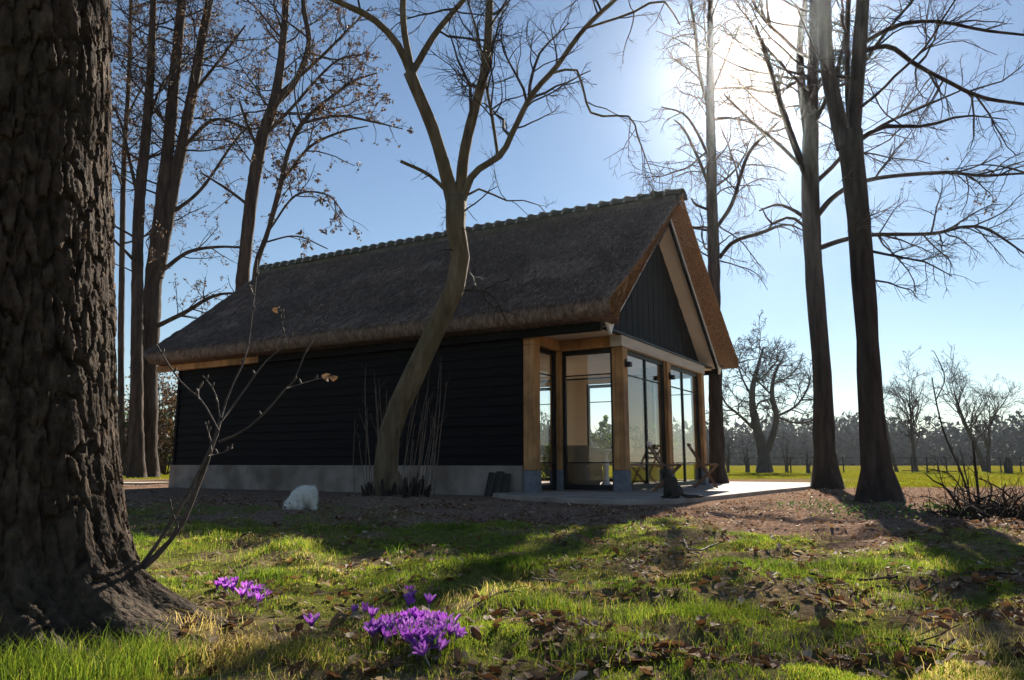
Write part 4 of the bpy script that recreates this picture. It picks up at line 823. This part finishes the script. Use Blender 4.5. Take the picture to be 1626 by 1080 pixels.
# dark tabby cat sitting on the paving, tail laid out behind
cl = ground(1066, 791, .055); cat = thing('cat', 'dark tabby cat sitting on the paving with its tail stretched out', 'cat', cl, R(8))
CE = [((.055, 0, .095), (.125, .098, .098), 0), ((.01, 0, .18), (.085, .082, .13), .35), ((-.035, 0, .25), (.062, .06, .10), .3), ((-.055, 0, .33), (.045, .045, .05), 0), ((-.075, 0, .375), (.055, .052, .048), 0), ((-.118, 0, .362), (.024, .028, .022), 0),
      ((-.075, .035, .13), (.026, .024, .12), .12), ((-.075, -.035, .13), (.026, .024, .12), .12), ((-.105, .035, .016), (.038, .023, .016), 0), ((-.105, -.035, .016), (.038, .023, .016), 0), ((.04, .085, .07), (.085, .035, .07), 0), ((.04, -.085, .07), (.085, .035, .07), 0), ((-.02, .095, .017), (.06, .024, .017), 0), ((-.02, -.095, .017), (.06, .024, .017), 0)]
blob('body', CE, CATFUR, cat, .010, 4)
for s in (-1, 1):
    m = MB(); m.add([(-.10, s * .014, .405), (-.055, s * .018, .41), (-.07, s * .05, .40), (-.078, s * .036, .462), (-.066, s * .03, .41)], [(0, 1, 3), (1, 2, 3), (2, 0, 3), (0, 2, 1)]); obj('ear', m, CATFUR, cat)
    blob('eye', [((-.122, s * .024, .384), (.007, .008, .008), 0)], NOSE, cat, .003, 1)
tp = smooth_path(np.array([(.15, 0, .05), (.22, -.02, .025), (.30, -.05, .022), (.39, -.04, .022), (.46, -.06, .024)]), 14); m = MB(); m.tubes(tp[None], np.concatenate([np.linspace(.024, .02, 12), [.016, .006]])[None], 9, cap=True); obj('tail', m, CATFUR, cat, smooth=True)
# weathered boards leaning on the plinth
for k, (x, wd, hgt, tilt) in enumerate(((-.56, .15, .42, .05), (-.40, .13, .44, .02), (-.25, .14, .40, -.03))):
    b = hw(x, -.23, 0); o = bevel(obj('weathered_board', MB().box((-wd / 2, -.02, 0), (wd / 2, .02, hgt)), OLDBOARD, None, loc=(b[0], b[1], -.02), label=('short dark board leaning on the plinth, farthest from the oak post', 'tallest dark board leaning on the plinth, between two shorter ones', 'short dark board leaning on the plinth beside the oak post')[k], category='board', group='boards leaning on the plinth'), .006)
    o.rotation_euler = (R(-17), tilt, HROT)
# -- inside the porch: pedestal table, wicker chairs, a plant
def pedestal_table(loc):
    t = thing('pedestal_table', 'white round pedestal table inside the glazed porch', 'table', loc, HROT); th = np.linspace(0, 2 * np.pi, 28, endpoint=False)
    def lathe(name, prof):
        m_ = MB(); n_ = len(prof); v = [(r_ * math.cos(a), r_ * math.sin(a), z) for r_, z in prof for a in th]; ii = np.arange(n_ * 28).reshape(n_, 28); j = np.roll(ii, -1, 1); m_.add(v, np.stack([ii[:-1], j[:-1], j[1:], ii[1:]], -1).reshape(-1, 4)); return obj(name, m_, WHITE, t, smooth=True)
    lathe('tabletop', [(.001, .715), (.43, .715), (.455, .725), (.455, .738), (.44, .745), (.001, .745)]); lathe('pedestal', [(.19, 0), (.19, .02), (.12, .05), (.06, .12), (.05, .3), (.065, .45), (.05, .6), (.10, .714)])
pedestal_table(on_house(.42, 2.55, .063))
def wicker_chair(label, loc, rz):
    c = thing('wicker_armchair', label, 'armchair', loc, rz, 'wicker armchairs in the porch'); a = np.linspace(R(100), R(440 - 180), 2); th = np.linspace(R(-115), R(115), 22) + np.pi
    v = []; K_ = len(th)
    for z, r_, top in ((.0, .27, 0), (.2, .30, 0), (.42, .33, 0), (.6, .35, 1), (.8, .37, 2)):
        for t_ in th:
            b_ = abs(t_ - np.pi) / R(115); zz = z if top == 0 else (.42 + (z - .42) * (1 - .55 * sm(b_, .35, 1))); v.append((r_ * math.cos(t_), r_ * math.sin(t_), zz))
    ii = np.arange(5 * K_).reshape(5, K_); m_ = MB(); m_.add(v, np.stack([ii[:-1, :-1], ii[:-1, 1:], ii[1:, 1:], ii[1:, :-1]], -1).reshape(-1, 4)); o = obj('shell', m_, WICKER, c, smooth=True); s_ = o.modifiers.new('thick', 'SOLIDIFY'); s_.thickness = .04
    bevel(obj('seat', MB().box((-.27, -.25, .12), (.27, .25, .38)), WICKER, c), .05, 3); bevel(obj('cushion', MB().box((-.25, -.235, .383), (.25, .235, .46)), CREAM, c), .03, 3)
wicker_chair('wicker armchair inside the porch, its back to the side glazing', on_house(.35, 1.72, .063), HROT + R(80)); wicker_chair('wicker armchair inside the porch behind the white table', on_house(-.55, 2.9, .063), HROT + R(-20)); wicker_chair('wicker armchair inside the porch by the gable glazing', on_house(.75, 3.7, .063), HROT + R(-110))
pp = on_house(.55, 4.6, .063); pl = thing('potted_plant', 'dark leafy plant in a pot by the far porch window', 'plant', pp); th = np.linspace(0, 2 * np.pi, 18, endpoint=False)
m = MB(); v = [(r_ * math.cos(a), r_ * math.sin(a), z) for r_, z in ((.001, 0), (.14, 0), (.19, .34), (.17, .34), (.001, .30)) for a in th]; ii = np.arange(90).reshape(5, 18); j = np.roll(ii, -1, 1); m.add(v, np.stack([ii[:-1], j[:-1], j[1:], ii[1:]], -1).reshape(-1, 4)); obj('pot', m, BLUESTONE, pl, smooth=True)
g = np.random.default_rng(4); w_ = walk(np.tile([[0, 0, .3]], (14, 1)) + g.normal(0, .03, (14, 3)), norm(np.stack([g.normal(0, .45, 14), g.normal(0, .45, 14), np.ones(14)], -1)), g.uniform(.6, 1.15, 14), 7, g, .12, 0.); m = MB(); m.tubes(w_, np.full((14, 8), .008), 4); obj('stems', m, ALDERBARK, pl, kind='stuff'); obj('leaves', leaf_bits(w_, g, 420, .15, .1), IVY, pl, tint=True, kind='stuff')

# ------------------------------------------------------------------ brushwood heap and brambles on the right
g = np.random.default_rng(15); bp = ground(1582, 832); bp[2] = gz(bp[0], bp[1]); heap = thing('brushwood_heap', 'dark tangled heap of brushwood and roots at the edge of the litter', 'brushwood', bp)
def sticks(n, rad, L, r0, rise, g_, wig=.2, S=4, zoff=0.):
    a_ = g_.uniform(0, 6.28, n); rr_ = rad * np.sqrt(g_.random(n)); p_ = np.stack([np.cos(a_) * rr_ * 1.2, np.sin(a_) * rr_, g_.uniform(0, .18, n) * (1 - rr_ / rad) + zoff], -1); d_ = norm(np.stack([g_.normal(0, 1, n), g_.normal(0, 1, n), g_.uniform(*rise, n)], -1)); m_ = MB()
    m_.tubes(walk(p_, d_, g_.uniform(*L, n), 6, g_, wig, 0.), g_.uniform(*r0, n)[:, None] * np.linspace(1, .35, 7)[None], S, cap=True); return m_
for k in range(26): obj('branch', sticks(1, .3, (.3, .65), (.006, .017), (.1, 1.0), g, .25, 6), REDBARK if k % 3 else PALETWIG, heap)
obj('twigs', sticks(420, .42, (.15, .5), (.003, .007), (-.1, 1.3), g, .25, 3), TWIG, heap, kind='stuff')
br = thing('bramble_clump', 'thin arching bare stems growing out behind the brushwood heap', 'bramble', ground(1545, 815)); bb2 = np.array(br.location)
for p in ([(1552, 830, 5), (1540, 790, 4.5), (1524, 745, 4), (1500, 690, 3.5), (1487, 640, 3), (1480, 600, 2)], [(1556, 822, 6), (1553, 780, 5.5), (1548, 735, 5), (1545, 700, 3)], [(1560, 825, 4), (1575, 780, 3.5), (1568, 765, 3), (1552, 760, 2)], [(1535, 822, 3.5), (1528, 780, 3), (1505, 752, 2.5), (1470, 744, 1.5)], [(1540, 820, 3), (1538, 775, 3), (1530, 740, 2), (1525, 715, 1.5)], [(1570, 828, 3), (1590, 790, 3), (1605, 775, 2.5), (1612, 790, 2)], [(1545, 826, 3), (1520, 800, 2.5), (1498, 770, 2), (1490, 740, 1.5)], [(1486, 636, 2.5), (1500, 600, 2), (1484, 560, 1.5), (1478, 558, 1)]):
    q_ = smooth_path(pxpath(p, 7.5, g.uniform(-.4, .4)), 12); m = MB(); m.tubes(q_[None, :, :3], q_[None, :, 3] * .8, 5)
    p2, d2, L2, r2 = children(q_[None, :, :3], q_[None, :, 3], np.array([.9]), g, 5, .22, (.4, 1.), .002, .3); m.tubes(walk(p2, d2, L2, 4, g, .15, .05), r2[:, None] * np.linspace(1, .5, 5)[None], 3); obj('stem', shift(m, bb2), ALDERBARK, br)
n = 700; a_ = g.uniform(-1, 1, (n, 2)); p = np.stack([4.05 + a_[:, 0] * 1.1, 8.0 + a_[:, 1] * 1.3, np.zeros(n)], -1); p[:, 2] = gz(p[:, 0], p[:, 1]) + g.uniform(.01, .1, n)
m = leaf_bits(np.repeat(p[:, None], 2, 1), g, 1300, .032, -.2); obj('ground_ivy', m, IVY, tint=True, kind='stuff', label='low green leaves creeping round the brushwood heap', category='ground cover')

# ------------------------------------------------------------------ grass, litter, leaves, sticks
g = np.random.default_rng(5)
def scatter(n, y0, y1, pw=1.):
    y = y0 + (y1 - y0) * g.random(n) ** pw; hwid = y * .76 + .35; return (g.random(n) * 2 - 1) * hwid, y
def blades(x, y, ln, wd, lean, tint, spread=1.):
    n = len(x); z = gz(x, y) - .006; a_ = g.uniform(0, 6.28, n); b_ = np.stack([x, y, z], -1); ld = np.stack([np.cos(a_), np.sin(a_), np.zeros(n)], -1); f_ = g.uniform(0, 6.28, n); s_ = np.stack([np.cos(f_), np.sin(f_), np.zeros(n)], -1) * wd[:, None] * .5
    le = (lean * g.uniform(.3, 1.5, n))[:, None]; mid = b_ + UPV * ln[:, None] * .55 + ld * ln[:, None] * .25 * le; tip = b_ + UPV * (ln * (1 - .25 * lean))[:, None] + ld * ln[:, None] * .85 * le
    v = np.stack([b_ - s_, b_ + s_, mid + s_ * .75, mid - s_ * .75, tip], 1); i = np.arange(n)[:, None] * 5; m_.add(v, i + np.array([[0, 1, 2, 3]]), i + np.array([[3, 2, 4]]), tint=np.repeat(tint, 5))
m_ = MB()
x, y = scatter(490000, 1.75, 10.5, 1.6); gr, lt, fl_ = zones(x, y); tuft = fbm(x * 3.2, y * 3.2, 71); big = sm(fbm(x * 1.3, y * 1.3, 81), .5, .68)
keep = g.random(len(x)) < gr * (.32 + .68 * sm(tuft, .38, .60)) * (.55 + .45 * (1 - sm(y, 5.5, 8)))
hx_, hy_ = house_xy(x, y); keep &= ~((hx_ > -9.6) & (hx_ < 3.4) & (hy_ > -.2)) & (np.hypot((x + 1.83), (y - 2.76)) > .46)
x, y, tuft, big, gr = x[keep], y[keep], tuft[keep], big[keep], gr[keep]
N_ = len(x); near_ = .45 + .55 * sm(y, 2.2, 4.2); tall = near_ * ( sm(tuft, .55, .66) * (.25 + .75 * big) + .9 * sm(fbm(x * 5, y * 5, 75), .64, .72))
ln = (.010 + .014 * g.random(N_)) + tall * .044 * g.uniform(.3, 1.25, N_); dry = fbm(x * 1.7, y * 1.7, 91)
tn = np.clip(.50 + g.normal(0, .11, N_) - .30 * np.clip(tall, 0, 1) + (.42 * sm(dry, .52, .72) + .10) * g.random(N_) ** 2 * 1.6, 0, 1)
blades(x, y, ln, .0015 + .0016 * sm(y, 2, 7) + g.uniform(0, .0013, N_), np.full(N_, .6), tn)
nb_ = len(x)
# long fresh grass at the foot of the thick trunk and around the bulbs
def patch(px_, py_, spr, n, l0, l1, tlo=.1, thi=.6, lean=.45, wd=.0034):
    b = ground(px_, py_); x_, y_ = b[0] + g.normal(0, spr, n), b[1] + g.normal(0, spr * .7, n); blades(x_, y_, g.uniform(l0, l1, n), np.full(n, wd), np.full(n, lean), g.uniform(tlo, thi, n))
for q_ in ((30, 1066, .11, 420, .05, .13), (110, 1064, .11, 460, .05, .14), (190, 1062, .10, 420, .05, .13), (265, 1052, .08, 240, .04, .09), (60, 1090, .13, 300, .05, .12), (160, 1095, .13, 300, .05, .12)): patch(*q_, .15, .65, .5, .0024)
for q_ in ((360, 860, .16, 500, .06, .13), (300, 880, .16, 420, .05, .11), (450, 890, .2, 500, .05, .11), (620, 930, .13, 380, .05, .12), (860, 985, .10, 500, .06, .13), (1010, 1000, .1, 300, .05, .1), (1150, 975, .12, 380, .05, .11), (1300, 930, .16, 500, .05, .12), (880, 900, .2, 400, .04, .1), (1200, 1040, .1, 380, .05, .12), (1450, 960, .14, 380, .05, .11), (700, 1060, .08, 300, .05, .11), (500, 1060, .1, 250, .04, .1), (960, 1060, .1, 380, .05, .12), (1400, 1050, .1, 300, .05, .11)): patch(q_[0], q_[1], q_[2], int(q_[3] * 1.3), q_[4] * .7, q_[5] * .72, .12, .7, .7, .0021)
for q_ in ((330, 1045, .13, 560, .03, .09), (400, 1040, .12, 420, .02, .07), (300, 1000, .10, 300, .03, .09), (430, 1065, .12, 380, .02, .07), (1560, 1050, .2, 500, .03, .09), (800, 960, .2, 350, .03, .08)): patch(*q_, .78, .97, 1.2, .0022)
obj('grass', m_, GRASS, tint=True, kind='stuff', label='tufted yellow green grass growing through moss and dead leaves', category='grass')
m_ = MB(); n = 60000; x = g.uniform(-30, 60, n); y = 16.5 + g.random(n) ** 1.6 * 40; k = zones(x, y)[2] > .5; x, y = x[k], y[k]; kk = np.abs(x) < y * .8 + 1; x, y = x[kk], y[kk]; hx_, hy_ = house_xy(x, y); kk = ~((hx_ > -10.6) & (hx_ < 3.7) & (hy_ > -.3) & (hy_ < 9.5)); x, y = x[kk], y[kk]
blades(x, y, g.uniform(.03, .085, len(x)), g.uniform(.006, .014, len(x)), np.full(len(x), .6), np.clip(g.normal(.36, .13, len(x)), 0, 1)); obj('field_grass', m_, GRASS, tint=True, kind='stuff', label='short bright field grass beyond the trees', category='grass')
# litter of dead leaves: the larger ones singly, the rest as one layer
def leaf_template(seed):
    g_ = np.random.default_rng(seed); nv = 9; v_ = np.linspace(0, 1, nv); lobes = .34 * np.sin(np.pi * np.clip(v_ * .95 + .04, 0, 1)) ** .7 * (1 + (.32 * np.sin(v_ * 19 + seed)) * (seed % 2 == 0)); P_ = []
    for i in range(nv):
        for u_ in (-1, -.45, 0, .45, 1): P_.append((u_ * lobes[i], v_[i] - .5, .16 * abs(u_) ** 1.5 * (1 + .5 * math.sin(4 * v_[i] + seed)) + .10 * math.sin(v_[i] * 3 + seed * 1.3) + g_.normal(0, .012)))
    ii = np.arange(nv * 5).reshape(nv, 5); return np.array(P_), np.stack([ii[:-1, :-1], ii[:-1, 1:], ii[1:, 1:], ii[1:, :-1]], -1).reshape(-1, 4)
LM = []
for s_ in range(5):
    for tt in (.25, .5, .72, .92):
        P_, F_ = leaf_template(s_); q_ = MB(); q_.add(P_, F_, tint=np.full(len(P_), tt)); LM.append(q_.mesh('fallen_leaf', DEADLEAF, True, True))
def leaf_spots(n, y0, y1, pw):
    x, y = scatter(n, y0, y1, pw); gr, lt, fl_ = zones(x, y); hx_, hy_ = house_xy(x, y); cl_ = fbm(x * 1.6, y * 1.6, 101)
    k = (g.random(n) < (.12 + .88 * lt) * (.15 + .85 * sm(cl_, .4, .62)) * (1 - fl_)) & ~((hx_ > -9.6) & (hx_ < 3.5) & (hy_ > -2.2)) & (np.hypot(x + 1.83, y - 2.76) > .6); return x[k], y[k]
x, y = leaf_spots(2200, 1.9, 5.2, 1.1); o_ = np.argsort(y)[:280]; x, y = x[o_], y[o_]
for i in range(len(x)):
    s_ = g.uniform(.026, .054); li = int(g.integers(0, len(LM))); o = link('fallen_leaf', LM[li], None, (x[i], y[i], gz(x[i], y[i]) + .008 + s_ * .06), label=('curled dark brown dead leaf lying in the grass', 'curled reddish brown dead leaf lying in the grass', 'curled light brown dead leaf lying in the grass', 'curled pale tan dead leaf lying in the grass')[li % 4], category='leaf', group='dead leaves lying in the grass'); o.scale = (s_,) * 3; o.rotation_euler = (g.normal(0, .35), g.normal(0, .35), g.uniform(0, 6.28))
x, y = leaf_spots(95000, 2.0, 20, 1.45); n = len(x); P_, F_ = np.array([(-.3, 0, .08), (-.12, .5, .02), (.05, .48, .03), (.32, .02, .1), (.1, -.5, .0), (-.12, -.46, .03), (0, 0, -.03)]), np.array([(6, 0, 1), (6, 1, 2), (6, 2, 3), (6, 3, 4), (6, 4, 5), (6, 5, 0)])
sz = g.uniform(.016, .055, n); a_ = g.uniform(0, 6.28, n); tl = g.normal(0, .35, (n, 2)); c_, s_ = np.cos(a_), np.sin(a_)
q_ = P_[None] * sz[:, None, None]; q_ = np.stack([q_[..., 0] * c_[:, None] - q_[..., 1] * s_[:, None], q_[..., 0] * s_[:, None] + q_[..., 1] * c_[:, None], q_[..., 2] + q_[..., 0] * tl[:, :1] + q_[..., 1] * tl[:, 1:]], -1); q_ += np.stack([x, y, gz(x, y) + .012], -1)[:, None]
m = MB(); m.add(q_, (np.arange(n)[:, None, None] * 7 + F_[None]).reshape(-1, 3), tint=np.repeat(np.clip(g.normal(.55, .25, n), 0, 1), 7)); obj('leaf_litter', m, DEADLEAF, tint=True, kind='stuff', label='layer of brown dead leaves over bare soil', category='leaf litter')
for k, (p, lb) in enumerate((([(845, 925, 4), (900, 928, 5), (950, 930, 5), (1000, 927, 3)], 'long thin fallen branch lying across the lit grass'), ([(1085, 862, 3), (1100, 885, 3), (1140, 868, 2)], 'pale forked twig at the border of grass and soil'), ([(1290, 935, 4), (1350, 933, 4), (1430, 938, 3)], 'dark fallen twig lying in the tree shade'), ([(1455, 950, 3), (1540, 932, 4), (1620, 930, 3)], 'crooked fallen twig below the brushwood heap'), ([(1380, 1045, 3), (1450, 1058, 4), (1530, 1066, 3)], 'thin stick lying among wet dead leaves'), ([(740, 985, 3), (790, 975, 3), (835, 968, 2)], 'short stick lying beside the crocus clump'))):
    pts = []
    for (x_, y_, w_) in p: b = ground(x_, y_); pts.append([b[0], b[1], gz(b[0], b[1]) + .018, pxw(w_, b)])
    q_ = smooth_path(np.array(pts), 12); q_[:, 1] += g.normal(0, .012, 12); m = MB(); m.tubes(q_[None, :, :3], q_[None, :, 3], 6, cap=True); p2, d2, L2, r2 = children(q_[None, :, :3], q_[None, :, 3], np.array([.5]), g, 8, .3, (.4, .9), .0015, .2); d2[:, 2] = np.abs(d2[:, 2]) * .3; m.tubes(walk(p2, d2, L2, 4, g, .1, 0), r2[:, None] * np.linspace(1, .5, 5)[None], 4); b = np.array(pts[0][:3]); obj('fallen_twig', shift(m, b), PALETWIG if k in (0, 1) else ALDERBARK, None, loc=b, label=lb, category='twig', group='fallen twigs')

# ------------------------------------------------------------------ crocuses
def flower_mesh(openness, seed, pale=0.):
    g_ = np.random.default_rng(seed); m = MB(); H_ = .043
    for k in range(6):
        a0 = k * np.pi / 3 + (k % 2) * .05 + g_.normal(0, .08); inner = k % 2; op = openness * .8 * (1 - .25 * inner) * g_.uniform(.8, 1.2); u, v = np.meshgrid(np.linspace(-1, 1, 4), np.linspace(0, 1, 6)); wd_ = .0165 * np.sin(np.pi * (v * .80 + .10)) ** .75 * (1 - .5 * sm(v, .8, 1.))
        rad = .003 + .012 * np.sin(v * 1.5) + op * .024 * v ** 1.8; z = H_ * (v - .12 * op * v ** 3) + .004 * u ** 2; ang = a0 + u * wd_ / np.maximum(rad + .006, .009) * .9; rr_ = rad - .004 * u ** 2
        ii = np.arange(24).reshape(6, 4); m.add(np.stack([rr_ * np.cos(ang), rr_ * np.sin(ang), z], -1), np.stack([ii[:-1, :-1], ii[:-1, 1:], ii[1:, 1:], ii[1:, :-1]], -1).reshape(-1, 4), tint=np.clip((.12 + .62 * sm(v, 0, .4)) * (1 - pale) + .24 * (np.abs(u) > .9) + g_.normal(0, .06, v.shape), 0, 1))
    return m.mesh('flower', PETAL, True, True)
def stem_mesh():
    m = MB(); m.tubes(np.array([[(0, 0, -.085), (.002, 0, -.04), (0, 0, .003)]]), np.array([[.002, .0022, .0035]]), 6); return m.mesh('stem', CROCSTEM, True)
def stamen_mesh():
    m = MB(); m.tubes(np.array([[(0, 0, .004), (.001 * math.cos(a), .001 * math.sin(a), .018), (.004 * math.cos(a), .004 * math.sin(a), .03)] for a in (0, 2.1, 4.2)]), np.array([[.001, .0012, .002]] * 3), 5); return m.mesh('stamen', STAMEN, True)
FM = [flower_mesh(o_, i + 10 * j, p_) for j, p_ in enumerate((0., .25, .5)) for i, o_ in enumerate((.25, .6, .95, 1.4, .05))]; SM_, TM_ = stem_mesh(), stamen_mesh()
def head_at(x_, y_, zc):
    z_ = zc
    for _ in range(6): p_ = ground(x_, y_, z_); z_ = float(gz(p_[0], p_[1])) + zc
    return ground(x_, y_, z_)
def clump(label, spots, zc=.022, leaves=30, spread=.05):
    c0 = np.mean([head_at(x, y, zc) for x, y in spots], 0); c0[2] = gz(c0[0], c0[1]); cl = thing('crocus_clump', label, 'crocus', c0, 0, 'purple crocuses in the grass')
    for x_, y_ in spots:
        p = head_at(x_, y_, zc + g.normal(0, .006)) - c0; o = link('flower', FM[g.choice(5, p=(.17, .25, .25, .2, .13)) + 5 * g.choice(3, p=(.3, .38, .32))], cl, p); s_ = g.uniform(.72, .98); o.scale = (s_,) * 3; o.rotation_euler = (g.normal(0, .22), g.normal(0, .22), g.uniform(0, 6.28)); link('stem', SM_, o); link('stamen', TM_, o)
    global m_; m_ = MB(); n_ = leaves; sp = np.array([head_at(*spots[i], zc) for i in g.integers(0, len(spots), n_)]); x_, y_ = sp[:, 0] + g.normal(0, .018, n_), sp[:, 1] + g.normal(0, .018, n_)
    blades(x_, y_, g.uniform(.05, .12, n_), np.full(n_, .0036), np.full(n_, .5), g.uniform(0, .3, n_)); obj('leaves', shift(m_, c0), GRASS, cl, tint=True, kind='stuff')
def ell(cx, cy, rx, ry, n, md):
    o_ = []
    while len(o_) < n:
        a_, r_ = g.uniform(0, 6.28), math.sqrt(g.random()); p = (cx + rx * r_ * math.cos(a_), cy + ry * r_ * math.sin(a_))
        if all((p[0] - q[0]) ** 2 + ((p[1] - q[1]) * 1.6) ** 2 > md * md for q in o_) or g.random() < .02: o_.append(p)
    return o_
clump('large dense clump of purple crocuses in the foreground grass', ell(672, 1008, 56, 20, 44, 11) + ell(606, 1010, 24, 10, 7, 13) + ell(678, 1034, 22, 10, 6, 13), leaves=260)
clump('smaller purple crocus clump beside the thick trunk', ell(402, 950, 22, 11, 9, 11) + ell(360, 936, 18, 6, 6, 11), leaves=50)
clump('few purple crocuses growing just behind the large clump', [(650, 944), (656, 955), (647, 964), (681, 961)], leaves=20)
clump('short dark row of half hidden purple crocuses', [(562, 977), (577, 975), (590, 984)], leaves=16)
clump('single purple crocus standing alone in the grass', [(495, 997)], leaves=6)

# ------------------------------------------------------------------ air
def hazemat():
    m, t, N, L = newmat('haze'); out = N.new('ShaderNodeOutputMaterial'); v = N.new('ShaderNodeVolumePrincipled')
    v.inputs['Color'].default_value = (.8, .89, 1, 1); v.inputs['Density'].default_value = HAZE; v.inputs['Anisotropy'].default_value = .93; L.new(v.outputs[0], out.inputs['Volume']); return m
HAZE = .0003
obj('haze', MB().box((-760, -760, -2), (760, 860, 27)), hazemat(), kind='stuff')
